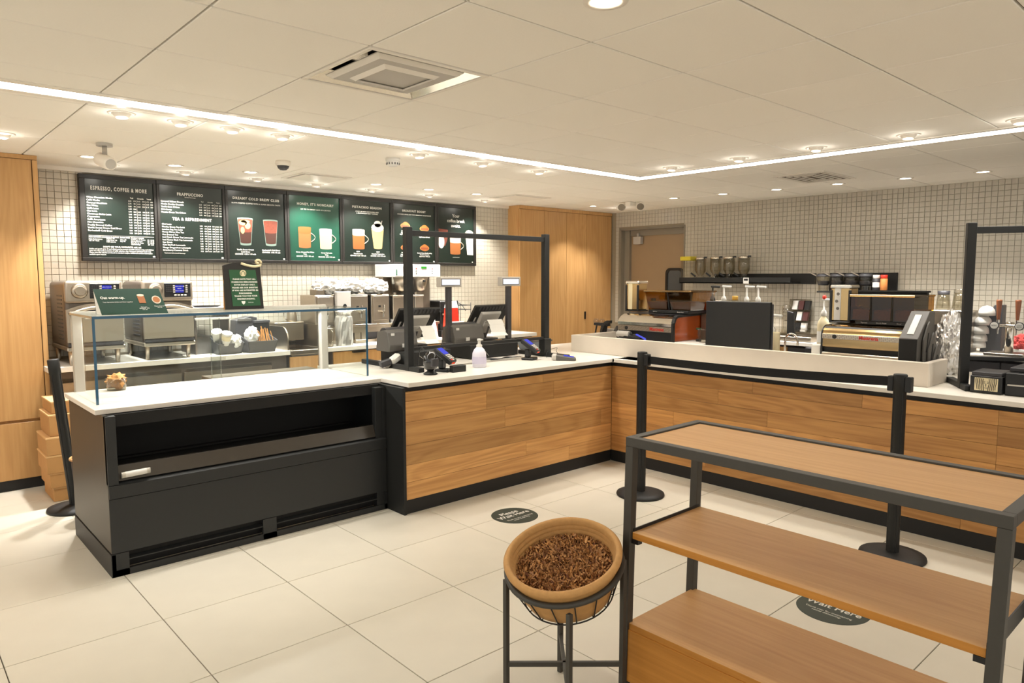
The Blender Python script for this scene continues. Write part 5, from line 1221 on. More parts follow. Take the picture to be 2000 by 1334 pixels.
def hopper(x0, x1, y0, y1, z0, z1, label, flare, n):
    t = thing('bean_hopper', label, 'bean hopper', ((x0+x1)/2, (y0+y1)/2, z0), 'bean hoppers')
    a, b_ = (y1-y0)/2, (x1-x0)/2; cx, cy = (x0+x1)/2, (y0+y1)/2
    mb = MB(); mb.box(x0+.02, x1-.02, cy-a*.86, cy+a*.86, z0, z0+.03, .004); part('base_rail', mb, M_plastic, t)
    for k in range(n):
        text(t, 'blend_label', ('Espresso', 'Blonde Roast', 'Decaf')[k], (x0+.017, cy+a*(.55-.55*k*2/max(1, n-1)), z0+.015), .013, '-x', M_lbl)
    w_ = 2*a/n
    for k in range(n):
        c = cy-a+w_*(k+.5)
        mb = MB(); mb.frustum(cx, c, z0+.03, z1-.012, b_*flare, w_/2*flare, b_*.97, w_/2*.96); part('bin', mb, M_tint, t)
        mb = MB(); mb.frustum(cx, c, z0+.035, z0+.03+(z1-z0)*.36, b_*flare*.9, w_/2*flare*.9, b_*.86, w_/2*.86); part('beans', mb, M_bean, t)
        if k:
            mb = MB(); mb.frustum(cx, cy-a+w_*k, z0+.03, z1-.012, b_*flare, .008, b_*.97, .006); part('divider', mb, M_plastic, t)
    mb = MB(); mb.box(x0-.004, x1+.004, y0-.004, y1+.004, z1-.014, z1, .005); part('lid', mb, M_tint, t)
    mb = MB(); mb.box(x0-.006, x0+.0, y0-.004, y1+.004, z1-.012, z1+.002, .002); part('lid_edge', mb, M_gold, t)
hopper(5.42, 5.84, 3.62, 4.13, 1.26, 1.468, 'smoked plastic bean hopper flaring over the left espresso machine', .80, 2)
def canister(cx, cy, z0, z1, label, steel=False):
    t = thing('bean_canister', label, 'canister', (cx, cy, z0), 'tall bean canisters')
    h = .08
    mb = MB(); mb.box(cx-h, cx+h, cy-h, cy+h, z0, z0+.012, .004); part('base', mb, M_plastic, t)
    mb = MB(); mb.box(cx-h*.92, cx+h*.92, cy-h*.92, cy+h*.92, z0+.012, z1-.02, .01); part('tinted_body', mb, M_gold, t)
    mb = MB(); mb.box(cx-h*.96, cx-h*.90, cy-h*.05, cy+h*.55, z0+.02, z1-.02, .002); part('label_band', mb, M_cream if not steel else M_lbl, t)
    for s in (-1, 1):
        mb = MB(); mb.box(cx-h, cx-h+.014, cy+s*h-.02*(s > 0), cy+s*h+.02*(s < 0), z0+.012, z1-.04, .003); part('corner_strip', mb, M_plastic, t)
    mb = MB(); mb.box(cx-h, cx+h, cy-h, cy+h, z1-.03, z1, .008); part('lid', mb, M_chrome, t)
    if steel:
        for k in range(3):
            mb = MB(); mb.cyl((cx-h*.965, cy+h*(.2+.12*(k % 2)), z1-.07-.055*k), .012, .002, 12, (-1, 0, 0)); part('printed_dot', mb, M_ink, t)
canister(5.58, 4.34, 1.262, 1.556, 'tall gold bean canister at the left corner of the left espresso machine')
t = thing('spice_shaker', 'white and red shaker on top of the left espresso machine', 'shaker', (5.68, 4.2, 1.26))
mb = MB(); mb.cyl((5.62, 4.17, 1.26), .025, .105, 14); part('body', mb, M_paper, t)
mb = MB(); mb.box(5.596, 5.61, 4.15, 4.19, 1.29, 1.33); part('label', mb, M_red, t)
mb = MB(); mb.cyl((5.62, 4.17, 1.365), .024, .025, 14); part('lid', mb, M_plastic, t)
t = thing('milk_carton', 'small red and white carton between the left hopper and the black panel', 'carton', (5.95, 3.75, 1.26))
mb = MB(); mb.hexa([(5.80, 3.565, 1.262), (5.86, 3.565, 1.262), (5.86, 3.615, 1.262), (5.80, 3.615, 1.262), (5.81, 3.57, 1.38), (5.85, 3.57, 1.38), (5.85, 3.61, 1.38), (5.81, 3.61, 1.38)], .004); part('body', mb, M_paper, t)
mb = MB(); mb.box(5.797, 5.803, 3.567, 3.613, 1.27, 1.34); part('label', mb, M_red, t)
mb = MB(); mb.box(5.70, 5.90, 3.56, 3.69, CT+.05, 1.259, .004); solo('milk_fridge', mb, M_steeld, 'small steel box beside the copper side panel carrying the carton', 'box', (5.8, 3.62, CT))
t = thing('tamper', 'green-topped tamper standing before the copper side panel', 'tamper', (5.5, 3.55, 1.02))
mb = MB(); mb.cyl((5.50, 3.58, 1.022), .022, .03, 14).cyl((5.50, 3.58, 1.05), .010, .075, 12); part('shaft', mb, M_clearp, t)
mb = MB(); mb.cyl((5.50, 3.58, 1.125), .024, .014, 16); part('cap', mb, M_green, t)
mb = MB(); mb.cyl((5.50, 3.58, 1.018), .024, .02, 16); part('foot_disc', mb, M_plastic, t)
t = thing('steel_ledge_box', 'pale steel side shelf in front of the copper side panel', 'shelf', (5.5, 3.55, CT))
mb = MB(); mb.box(5.30, 5.66, 3.40, 3.69, CT, .99, .004); part('body', mb, M_steel, t)
mb = MB(); mb.box(5.29, 5.67, 3.39, 3.695, .99, 1.018, .004); part('top', mb, M_white, t)
t = thing('clear_tub', 'clear square tub in front of the copper side panel', 'tub', (5.45, 3.45, 1.018))
mb = MB(); mb.frustum(5.44, 3.46, 1.02, 1.135, .045, .045, .055, .055); part('tub', mb, M_jar, t)
mb = MB(); mb.box(5.38, 5.50, 3.40, 3.52, 1.133, 1.142, .003); part('rim', mb, M_clearp, t)

# black panel
t = thing('counter_screen', 'large flat black panel standing on the counter behind the ledge', 'screen', (5.28, 3.06, CT))
mb = MB(); mb.box(5.25, 5.285, 2.775, 3.352, CT+.03, 1.392, .004); part('screen_back', mb, M_plastic, t)
mb = MB(); mb.box(5.285, 5.36, 2.80, 3.33, CT+.04, 1.375, .004); part('rear_box', mb, M_dgrey, t)
mb = MB(); mb.box(5.22, 5.40, 2.95, 3.18, CT, CT+.03, .004); part('base', mb, M_plastic, t)

# syrup pumps behind the panel, standing on a small cart of bottles
def pump_bottle(x, y, z0, zt, label, head, body, group='syrup pump bottles', r=.04, full=None):
    t = thing('pump_bottle', label, 'bottle', (x, y, z0), group)
    zs = zt-.17
    mb = MB(); mb.lathe([(0, z0), (r*.96, z0), (r, z0+.01), (r, zs-.08), (r*.8, zs-.045), (r*.38, zs-.01), (r*.36, zs)], (x, y, 0), 18); part('body', mb, body, t)
    mb = MB(); mb.lathe([(.0, zs-.002), (.026, zs-.002), (.028, zs+.025), (.020, zs+.05), (.009, zs+.06), (.008, zt-.02), (0, zt-.02)], (x, y, 0), 14); part('pump_neck', mb, head, t)
    mb = MB(); mb.bar((x+.0, y+.02, zt-.012), (x, y-.085, zt-.016), .024, .022, .006); part('pump_head', mb, head, t)
    if full:
        mb = MB(); mb.lathe([(r*1.012, z0+.05), (r*1.012, z0+.16)], (x, y, 0), 18); part('label', mb, full, t)
    return t
mb = MB(); mb.box(6.40, 6.85, 3.55, 4.25, 1.03, 1.06, .003).box(6.42, 6.46, 3.57, 3.61, 0, 1.03).box(6.42, 6.46, 4.19, 4.23, 0, 1.03).box(6.79, 6.83, 3.57, 3.61, 0, 1.03).box(6.79, 6.83, 4.19, 4.23, 0, 1.03)
solo('syrup_stand', mb, M_steel, 'slim steel stand carrying the syrup pump bottles behind the black panel', 'stand', (6.6, 3.9, 0))
pump_bottle(6.6, 4.137, 1.06, 1.505, 'syrup bottle with a black pump, leftmost behind the black panel', M_plastic, M_jar)
pump_bottle(6.6, 4.005, 1.06, 1.507, 'syrup bottle with a white pump, second behind the black panel', M_white, M_jar)
pump_bottle(6.6, 3.745, 1.06, 1.507, 'syrup bottle with a white pump, right of the yellow-capped jar', M_white, M_jar)
pump_bottle(6.6, 3.62, 1.06, 1.507, 'syrup bottle with a white pump, rightmost behind the black panel', M_white, M_jar)
t = thing('capped_jar', 'small yellow-capped jar between the syrup pumps', 'jar', (6.6, 3.875, 1.06))
mb = MB(); mb.cyl((6.6, 3.875, 1.06), .035, .295, 16); part('body', mb, M_jar, t)
mb = MB(); mb.cyl((6.6, 3.875, 1.355), .03, .045, 16, bev=.004); part('cap', mb, pm('mustard_cap', 'C99A3A', .5), t)
pump_bottle(5.62, 2.945, CT, 1.285, 'red syrup bottle with a white pump at the right end of the black panel', M_white, M_jar, 'counter pump bottles', .045, M_red)
mb = MB(); mb.cyl((5.60, 2.90, CT), .032, .24, 16, bev=.006); solo('cream_bottle', mb, M_cream, 'cream-coloured bottle touching the red syrup bottle', 'bottle', (5.60, 2.90, CT))

# sink tap and sanitising tray
t = thing('gooseneck_tap', 'chrome gooseneck tap rising behind the ledge', 'tap', (5.9, 2.95, CT))
mb = MB(); mb.cyl((5.82, 2.93, CT), .022, .03, 16); part('base', mb, M_chrome, t)
mb = MB(); mb.tube([(5.82, 2.93, CT+.03), (5.82, 2.93, 1.04)]+[(5.82, 2.93-.055+.055*math.cos(R(18*i)), 1.05+.06*math.sin(R(18*i))) for i in range(1, 10)]+[(5.82, 2.82, 1.045), (5.82, 2.82, 1.01)], .009, 10); part('spout', mb, M_chrome, t)
mb = MB(); mb.bar((5.82, 2.965, CT+.02), (5.82, 3.0, CT+.055), .014, .01, .003); part('lever', mb, M_chrome, t)
t = thing('steel_rinse_tray', 'low steel and clear tray on the wall counter behind the tap', 'tray', (7.5, 3.6, .90))
mb = MB(); mb.box(7.36, 7.75, 3.42, 4.02, .90, .955, .006); part('body', mb, M_steel, t)
mb = MB(); mb.box(7.37, 7.74, 3.44, 4.0, .955, 1.03, .004); part('cover', mb, M_clearp, t)
# dome lids and a dark pouch on the wall counter
t = thing('lid_stack', 'stack of clear dome lids at the right edge of the black panel', 'lids', (7.40, 3.74, .90))
mb = MB(); mb.cyl((7.42, 3.73, .901), .05, .27, 18); part('lid_sleeve', mb, M_clearp, t)
for k in range(3):
    mb = MB(); mb.lathe([(.052, 0), (.05, .02), (.035, .05), (.0, .055)], (7.42, 3.73, 1.17+.035*k), 18); part('lid', mb, M_clearp, t)
mb = MB(); mb.hexa([(7.36, 3.60, .901), (7.40, 3.60, .901), (7.40, 3.69, .901), (7.36, 3.69, .901), (7.37, 3.63, 1.21), (7.39, 3.63, 1.21), (7.39, 3.70, 1.23), (7.37, 3.70, 1.23)], .003); solo('dark_pouch', mb, M_plastic, 'upright black pouch between the dome lids and the packet rack', 'pouch', (7.38, 3.65, .901))
# packets rack on the wall
t = thing('packet_rack', 'clear wall rack holding dark and red packets in three tiers', 'rack', (7.9, 3.82, 1.25))
mb = MB(); mb.box(7.935, 7.95, 3.70, 3.96, .96, 1.34, .002)
for z in (.965, 1.09, 1.215): mb.box(7.83, 7.94, 3.70, 3.96, z, z+.008)
part('rack', mb, M_clearp, t)
for k, z in enumerate((.973, 1.098, 1.223)):
    for q in range(3):
        y = 3.92-.07*q-.02*k
        mb = MB(); mb.hexa([(7.84, y-.06, z), (7.88, y-.06, z), (7.88, y, z), (7.84, y, z), (7.86, y-.065, z+.10), (7.90, y-.065, z+.10), (7.90, y-.005, z+.10), (7.86, y-.005, z+.10)], .002)
        solo('packet', mb, (M_wine, M_plastic, M_lbl)[(q+k) % 3], 'small packet, %s in the %s tier of the clear wall rack' % (('leftmost', 'middle', 'rightmost')[q], ('bottom', 'middle', 'top')[k]), 'packet', (7.86, y-.03, z), 'packets in the wall rack')
# wall shelf with jars
t = thing('wall_shelf', 'long black wall shelf carrying four glass dispensers', 'shelf', (7.85, 4.5, 1.55))
mb = MB(); mb.box(7.68, 7.945, 3.83, 5.30, 1.517, 1.53, .001).box(7.68, 7.69, 3.83, 5.30, 1.517, 1.588, .001).box(7.68, 7.945, 5.29, 5.30, 1.517, 1.588); part('tray', mb, M_black, t)
mb = MB(); mb.box(7.925, 7.952, 3.66, 4.95, 1.512, 1.632, .002); part('back_plate', mb, M_black, t)
mb = MB(); mb.box(7.672, 7.68, 4.335, 4.405, 1.514, 1.585, .002); tg = part('thermostat', mb, M_white, t, 'white thermometer tag')
mb = MB(); mb.box(7.670, 7.673, 4.345, 4.395, 1.55, 1.574); part('tag_display', mb, M_plastic, tg)
def jar(x, y, label):
    t = thing('glass_dispenser', label, 'jar', (x, y, 1.53), 'glass dispensers on the wall shelf')
    mb = MB(); mb.lathe([(0, .0), (.052, 0), (.056, .03), (.056, .06), (.03, .075), (.062, .13), (.07, .15), (.07, .285), (.066, .29), (.066, .155), (.026, .08)], (x, y, 1.53), 20); part('glass', mb, M_jar, t)
    mb = MB(); mb.lathe([(.058, .0), (.06, .05), (.0595, .055)], (x, y, 1.53), 20); part('steel_base', mb, M_chrome, t)
    mb = MB(); mb.lathe([(.066, .282), (.068, .30), (.05, .312), (0, .314)], (x, y, 1.53), 20); part('lid', mb, M_chrome, t)
    mb = MB(); mb.bar((x-.02, y-.06, 1.835), (x, y-.09, 1.835), .02, .02); part('lid_tab', mb, M_plastic, t)
    mb = MB(); mb.bar((x-.03, y+.05, 1.60), (x-.05, y+.105, 1.645), .014, .02, .003); part('lever', mb, M_plastic, t)
    return t
j = jar(7.76, 5.045, 'glass dispenser with steel base, leftmost of four on the wall shelf')
for k, (y, l) in enumerate(((4.83, 'second from the left'), (4.645, 'third from the left'), (4.45, 'rightmost'))): copy_tree(j, (0, y-5.045, 0), 'glass dispenser with steel base, %s on the wall shelf' % l)
t = thing('yellow_lid_tub', 'tall clear container with a flat yellow lid at the left end of the wall shelf', 'container', (7.76, 5.22, 1.53))
mb = MB(); mb.box(7.69, 7.83, 5.155, 5.29, 1.531, 1.80, .008); part('tub', mb, M_jar, t)
mb = MB(); mb.box(7.68, 7.84, 5.145, 5.30, 1.80, 1.852, .008); part('lid', mb, M_yellow, t)

# second wall shelf with pots and spice bottles
t = thing('wall_shelf', 'short black wall shelf with the red-lidded spice bottle', 'shelf', (7.85, 3.1, 1.45))
mb = MB(); mb.box(7.925, 7.952, 2.80, 3.50, 1.43, 1.635, .002); part('back_plate', mb, M_black, t)
mb = MB(); mb.box(7.62, 7.94, 2.78, 3.50, 1.425, 1.44, .001); part('board', mb, M_black, t)
def pot(y, label):
    t = thing('hanging_pot', label, 'pot', (7.72, y, 1.44), 'dark pots on the short wall shelf')
    mb = MB(); mb.lathe([(0, .06), (.05, .06), (.066, .09), (.07, .16), (.066, .16), (.06, .09)], (7.74, y, 1.44), 18); part('pot', mb, M_jar, t)
    mb = MB(); mb.lathe([(.0, .06), (.05, .061), (.062, .08), (.064, .11)], (7.74, y, 1.44), 18); part('contents', mb, M_dgrey, t)
    mb = MB(); mb.lathe([(.074, .155), (.074, .172), (.05, .187), (0, .19)], (7.74, y, 1.44), 18); part('lid', mb, M_dgrey, t)
    mb = MB(); mb.cyl((7.74, y, 1.44), .05, .06, 18); part('stand', mb, M_clearp, t)
    mb = MB(); mb.bar((7.72, y+.06, 1.60), (7.68, y+.135, 1.645), .012, .012).cyl((7.678, y+.137, 1.64), .009, .014, 8); part('spoon', mb, M_steel, t)
    return t
p_ = pot(3.485, 'small dark pot with a spoon, first on the short wall shelf')
for k, (y, l) in enumerate(((3.335, 'second'), (3.185, 'third'), (3.035, 'fourth'))): copy_tree(p_, (0, y-3.485, 0), 'small dark pot with a spoon, %s on the short wall shelf' % l)
for y, cap, body, l in ((2.92, M_white, M_dgrey, 'dark spice bottle with a white lid on the short wall shelf'), (2.845, M_red, M_spice, 'cinnamon-coloured spice bottle with a red lid on the short wall shelf')):
    t = thing('spice_bottle', l, 'bottle', (7.70, y, 1.44))
    mb = MB(); mb.cyl((7.70, y, 1.44), .034, .135, 16, bev=.005); part('body', mb, body, t)
    mb = MB(); mb.cyl((7.70, y, 1.575), .033, .037, 16, bev=.003); part('lid', mb, cap, t)
    if cap is M_white:
        mb = MB(); mb.lathe([(.0348, .045), (.0348, .095)], (7.70, y, 1.44), 16); part('label', mb, M_paper, t)

# espresso machine, right (champagne metal)
t = thing('espresso_machine', 'champagne metal espresso machine with patterned name band, on the right behind the ledge', 'espresso machine', (5.58, 2.08, CT))
y0, y1, x0, x1 = 1.785, 2.375, 5.27, 5.90
mb = MB(); mb.box(x0+.03, x1, y0+.008, y1-.008, CT+.04, 1.225, .01); part('body', mb, M_plastic, t)
P = [(x0+.003, 1.155)]+[(x0+.003+.09*(1-math.cos(R(15*i))), 1.16+.075*math.sin(R(15*i))) for i in range(7)]+[(x1, 1.24), (x1, 1.155)]
mb = MB(); mb.prism([(x, y0+.008, z) for x, z in P], (0, y1-y0-.016, 0)); part('hood', mb, M_gold, t)
mb = MB(); mb.box(x0, x0+.03, y0+.008, y1-.008, 1.135, 1.172, .002); nb = part('name_band', mb, M_steel, t)
dots(nb, x0, y0+.015, y1-.015, 1.153)
text(nb, 'lettering', 'Mastrena', (x0-.002, y0+.25, 1.153), .036, '-x', M_red, bold=.001)
mb = MB(); mb.cyl((x0+.001, y1-.10, 1.153), .016, .004, 18, (-1, 0, 0)); part('round_badge', mb, M_plastic, nb)
mb = MB(); mb.box(x0+.004, x0+.03, y0+.008, y1-.008, 1.075, 1.135, .002); part('lower_band', mb, M_gold, t)
mb = MB(); mb.box(x0+.02, x0+.034, y0+.008, y1-.008, 1.035, 1.075); part('dark_opening', mb, M_deep, t)
mb = MB(); mb.box(x0-.005, x0+.05, y0+.01, y1-.01, CT+.04, 1.035, .004); part('drip_sill', mb, M_steel, t)
for y in (y0-.004, y1-.012):
    mb = MB(); mb.prism([(x, y, z) for x, z in [(x0+.0, CT+.05)]+P[:-1]+[(x1, CT+.05)]], (0, .014, 0)); part('side_cheek', mb, M_plastic, t)
for x in (x0+.08, x1-.06):
    for y in (y0+.06, y1-.06):
        mb = MB(); mb.cyl((x, y, CT), .02, .045, 14); part('foot', mb, M_plastic, t)
hopper(5.40, 5.82, 1.79, 2.225, 1.242, 1.460, 'smoked plastic bean hopper over the right espresso machine', .97, 3)
canister(5.56, 2.335, 1.242, 1.532, 'tall gold bean canister with printed dots on the right espresso machine', True)
t = thing('pump_jar', 'small orange jar with white pump beside the gold canister on the right machine', 'jar', (5.6, 2.22, 1.24))
mb = MB(); mb.lathe([(0, 0), (.024, 0), (.026, .07), (.014, .09), (.012, .095)], (5.66, 2.262, 1.242), 14); part('body', mb, M_spice, t)
mb = MB(); mb.cyl((5.66, 2.262, 1.336), .012, .03, 10).box(5.655, 5.665, 2.235, 2.267, 1.366, 1.376); part('pump', mb, M_white, t)
mb = MB(); mb.box(6.32, 6.36, 2.0, 2.62, 1.0, 1.478, .004).box(6.30, 6.40, 2.0, 2.62, 1.462, 1.478, .003).box(6.3, 6.42, 2.02, 2.60, 0, 1.0, .004)
solo('black_back_board', mb, M_black, 'black upright board behind the right bean hopper', 'board', (6.36, 2.3, 0))
# bottles left of the right machine, standing on the wall counter
pump_bottle(6.9, 3.09, .905, 1.385, 'pale syrup bottle with red-tipped pump left of the right espresso machine', M_white, M_cream, 'counter pump bottles', .055, M_paper)
mb = MB(); mb.lathe([(0, 0), (.016, 0), (.02, .02), (.012, .04), (0, .042)], (6.9, 3.09, 1.375), 12); solo('red_pump_tip', mb, M_red, 'red cap on the pale syrup bottle pump', 'cap', (6.9, 3.09, 1.375))
mb = MB(); mb.cyl((6.95, 2.95, .905), .045, .34, 16, bev=.01); solo('white_canister', mb, M_white, 'white canister right of the pale syrup bottle', 'canister', (6.95, 2.95, .905))
t = thing('steel_bin_stack', 'black and white box stack left of the right espresso machine', 'box', (6.85, 3.1, 0))
mb = MB(); mb.box(6.76, 7.06, 2.82, 3.20, 0, .905, .004); part('cabinet', mb, M_dgrey, t)
mb = MB(); mb.box(5.30, 5.42, 2.39, 2.46, CT, 1.08, .004); solo('white_post', mb, M_white, 'white plastic post touching the left end of the right espresso machine', 'post', (5.36, 2.42, CT))

# slotted holder, foil, blenders
t = thing('lid_holder', 'black sloped lid holder with staggered side slots at the end of the ledge', 'holder', (5.15, 1.66, CT))
mb = MB(); mb.prism([(5.0, 1.625, CT), (5.0, 1.625, 1.19), (5.20, 1.625, 1.362), (5.30, 1.625, 1.362), (5.30, 1.625, CT)], (0, .115, 0), .003); part('body', mb, M_greyp, t)
mb = MB(); mb.box(4.996, 5.001, 1.63, 1.735, CT+.02, 1.186); part('front_face', mb, M_deep, t)
mb = MB(); mb.hexa([(5.03, 1.662, 1.217), (5.17, 1.662, 1.337), (5.17, 1.702, 1.337), (5.03, 1.702, 1.217), (5.028, 1.662, 1.22), (5.168, 1.662, 1.341), (5.168, 1.702, 1.341), (5.028, 1.702, 1.22)]); part('label', mb, M_lbl, t)
for k in range(4):
    y = 1.620-.012*(k+1); x = 5.06+.055*k; zt = 1.30-.075*k
    mb = MB(); mb.prism([(x, y, CT), (x, y, zt-.12), (x+.07, y, zt-.02), (x+.10, y, zt), (x+.125, y, zt-.03), (x+.125, y, CT)], (0, .010, 0), .002); part('divider', mb, M_greyp, t)
    mb = MB(); mb.prism([(x+.045, y-.002, zt-.20), (x+.06, y-.002, zt-.20), (x+.085, y-.002, zt-.075), (x+.07, y-.002, zt-.075)], (0, .003, 0)); part('slot', mb, M_deep, t)
mb = MB(); mb.blob((5.75, 1.655, 1.10), .15, .088, .235, .18, 7, 5, 12.0)
for v in mb.bm.verts: v.co.z = max(v.co.z, CT)
solo('foil_wrapped_machine', mb, M_foil, 'machine wrapped in shiny crumpled foil beside the right screen post', 'machine', (5.75, 1.655, CT))
for y, h, l in ((2.235, .175, 'upturned clear blender jar with dark base, left of the pair'), (2.10, .19, 'upturned clear blender jar, right of the pair beside the screen post')):
    t = thing('blender_jar', l, 'blender jar', (7.5, y, 1.28), 'blender jars')
    mb = MB(); mb.lathe([(.06, 0), (.066, .01), (.05, h-.03), (.046, h-.03), (.058, .01)], (7.5, y, 1.284), 18); part('jar', mb, M_jar, t)
    mb = MB(); mb.lathe([(.05, h-.035), (.052, h), (.0, h+.004)], (7.5, y, 1.284), 18); part('base', mb, M_dgrey if h < .18 else M_clearp, t)
mb = MB(); mb.box(7.38, 7.64, 1.98, 2.32, .901, 1.283, .006); solo('ice_cabinet', mb, M_steel, 'steel box on the wall counter carrying the blender jars', 'box', (7.5, 2.15, .901))
# taps, lids, coral cloth
t = thing('lid_dispenser', 'dark stepped dispenser of white domed cup lids behind the right screen', 'dispenser', (7.66, 1.87, .90))
mb = MB(); mb.prism([(7.61, 1.785, .902), (7.61, 1.95, .902), (7.61, 1.93, 1.04), (7.61, 1.91, 1.14), (7.61, 1.89, 1.24), (7.61, 1.85, 1.335), (7.61, 1.785, 1.335)], (.12, 0, 0), .003); part('body', mb, M_dgrey, t)
for y, z, r in ((1.955, .97, .063), (1.95, 1.03, .065), (1.942, 1.10, .067), (1.925, 1.18, .067), (1.90, 1.267, .067)):
    mb = MB(); mb.lathe([(.0, -r*.45), (r*.9, -r*.45), (r*1.02, -r*.42), (r, 0), (r*.92, r*.35), (r*.6, r*.75), (0, r*.95)], (7.58, y, z), 18); part('lid', mb, M_white, t)
t = thing('draft_tower', 'chrome double draft tap tower with brown wooden handles', 'tap tower', (7.45, 1.69, .90))
mb = MB(); mb.box(7.30, 7.56, 1.545, 1.84, .902, .925, .004); part('drip_tray', mb, M_steeld, t)
mb = MB(); mb.cyl((7.42, 1.68, .925), .035, .27, 20, bev=.006); part('column', mb, M_chrome, t)
for y, l in ((1.755, 1), (1.615, 2)):
    mb = MB(); mb.cyl((7.38, 1.68, 1.165), .012, abs(y-1.68), 12, (0, 1 if y > 1.68 else -1, 0)).cyl((7.36, y, 1.13), .012, .05, 12).cyl((7.36, y, 1.09), .006, .05, 10); part('faucet', mb, M_chrome, t)
    mb = MB(); mb.lathe([(.012, 0), (.014, .02), (.023, .16), (.022, .175), (0, .178)], (7.36, y, 1.215), 14); h_ = part('tap_handle', mb, M_tap, t)
    mb = MB(); mb.cyl((7.36, y, 1.19), .012, .03, 12); part('ferrule', mb, M_chrome, h_)
    mb = MB(); mb.cyl((7.345, y+(.022 if l == 1 else -.022), 1.165), .036, .012, 22, (-1, 0, 0)); bd = part('badge', mb, M_dgrey, t)
    mb = MB(); mb.cyl((7.332, y+(.022 if l == 1 else -.022), 1.165), .029, .002, 22, (-1, 0, 0)); part('badge_face', mb, M_lbl, bd)
    text(bd, 'badge_text', 'NITRO' if l == 1 else 'COLD\nBREW', (7.329, y+(.022 if l == 1 else -.022), 1.165), .014, '-x', M_plastic)
mb = MB(); mb.blob((7.65, 1.64, 1.0), .07, .085, .07, .4, 8, 4, 20.0); solo('coral_cloth', mb, M_redc, 'crumpled coral red cloth behind the draft tower', 'cloth', (7.62, 1.63, .93))
mb = MB(); mb.box(7.58, 7.74, 1.35, 1.76, .901, .945, .004); solo('white_tray', mb, M_white, 'white low tray under the coral cloth', 'tray', (7.63, 1.6, .901))
# black boxes on the right counter
t = thing('napkin_box', 'black box with a tan printed face emblem on the long right counter', 'box', (5.0, 1.2, CT))
mb = MB(); mb.box(4.92, 5.14, 1.135, 1.30, CT, 1.0, .004); part('body', mb, M_plastic, t)
mb = MB(); mb.box(4.925, 5.14, 1.14, 1.295, 1.0, 1.022, .003); part('lid', mb, M_dgrey, t)
mb = MB(); mb.box(4.9145, 4.92, 1.155, 1.275, .912, .988, .001); pl = part('tan_plate', mb, M_cream, t)
mb = MB()
for s in (-1, 1):
    for q in range(5):
        P = [(4.9135, 1.215+s*(.014+.009*q+.003*math.sin(k*1.1)), .985-.0145*k+.002*q) for k in range(6)]; mb.tube(P, .0016, 5)
part('emblem_hair', mb, M_plastic, pl)
mb = MB()
for s in (-1, 1): mb.box(4.9132, 4.9145, 1.215+s*.009-.004, 1.215+s*.009+.004, .957, .961).box(4.9132, 4.9145, 1.215+s*.009-.005, 1.215+s*.009+.005, .966, .968)
mb.box(4.9132, 4.9145, 1.208, 1.222, .928, .931).box(4.9132, 4.9145, 1.2135, 1.2165, .938, .956); part('emblem_face', mb, M_plastic, pl)
t = thing('cash_drawer', 'black boxy drawer unit at the right frame edge on the long counter', 'cash drawer', (5.0, .95, CT))
mb = MB(); mb.box(4.93, 5.42, .70, 1.125, CT, 1.03, .005); part('housing', mb, M_plastic, t)
mb = MB(); mb.box(4.922, 4.93, .72, 1.11, CT+.06, CT+.068); part('drawer_line', mb, M_lgrey, t)
mb = MB(); mb.box(5.0, 5.42, .70, 1.12, 1.03, 1.055, .004); part('top_unit', mb, M_dgrey, t)
# stand with black legs left of the left machine
t = thing('black_lid_rack', 'black wire-legged rack with clear lids left of the left espresso machine', 'rack', (6.0, 5.0, CT))
mb = MB()
for y in (4.86, 4.93, 5.0): mb.bar((5.70, y, CT), (5.74, y-.015, 1.10), .012, .012)
for i in range(8):
    a = R(100-14*i)
    mb.bar((5.72, 4.80+.09*math.cos(a), 1.0+.13*math.sin(a)), (5.72, 4.80+.09*math.cos(R(100-14*(i+1))), 1.0+.13*math.sin(R(100-14*(i+1)))), .05, .03)
mb.box(5.70, 5.74, 4.80, 5.0, 1.085, 1.115, .004)
part('frame', mb, M_plastic, t)
for y in (4.90, 4.98):
    mb = MB(); mb.lathe([(0, 0), (.03, 0), (.034, .012), (.02, .04), (0, .042)], (5.72, y, 1.115), 14); part('clear_lid', mb, M_clearp, t)
mb = MB(); mb.box(5.80, 5.84, 4.70, 4.98, CT, 1.05, .003); part('back_panel', mb, M_lgrey, t)
mb = MB(); mb.prism([(5.55, 4.55, CT), (5.55, 4.66, CT), (5.55, 4.64, 1.0), (5.55, 4.57, 1.11)], (.03, 0, 0), .003); solo('tilted_grey_panel', mb, M_greyp, 'small grey upright panel touching the left espresso machine', 'panel', (5.56, 4.6, CT))

# ================================================================== FLOOR THINGS
def stanchion(x, y, label, arms, top=1.045, group='belt stanchions', lean=0.0):
    t = thing('belt_stanchion', label, 'stanchion', (x, y, 0), group); ORG[t.name] = Vector((0, 0, 0))
    mb = MB(); mb.lathe([(0, 0), (.172, 0), (.175, .006), (.172, .018), (.12, .028), (.05, .034), (0, .034)], (0, 0, 0), 40); part('base', mb, M_black, t)
    mb = MB(); mb.lathe([(.034, .03), (.034, top-.10), (.036, top-.098), (.036, top-.004), (.033, top), (0, top)], (0, 0, 0), 24)
    part('post', mb, M_black, t)
    mb = MB()
    for a in range(0, 360, 90): mb.bar((.0335*math.cos(R(a+45)), .0335*math.sin(R(a+45)), .04), (.0335*math.cos(R(a+45)), .0335*math.sin(R(a+45)), top-.10), .006, .003)
    part('post_groove', mb, M_plastic, t)
    for a in arms:
        mb = MB(); d = Vector((math.cos(R(a)), math.sin(R(a)), 0)); mb.bar(d*.028, d*.062, .045, .085, .004)
        for v in mb.bm.verts: v.co.z += top-.055
        part('belt_clip', mb, M_plastic, t)
    return t
s1 = stanchion(4.125, 3.15, 'black belt stanchion at the inner corner end of the belt barrier', (-90,), 1.055)
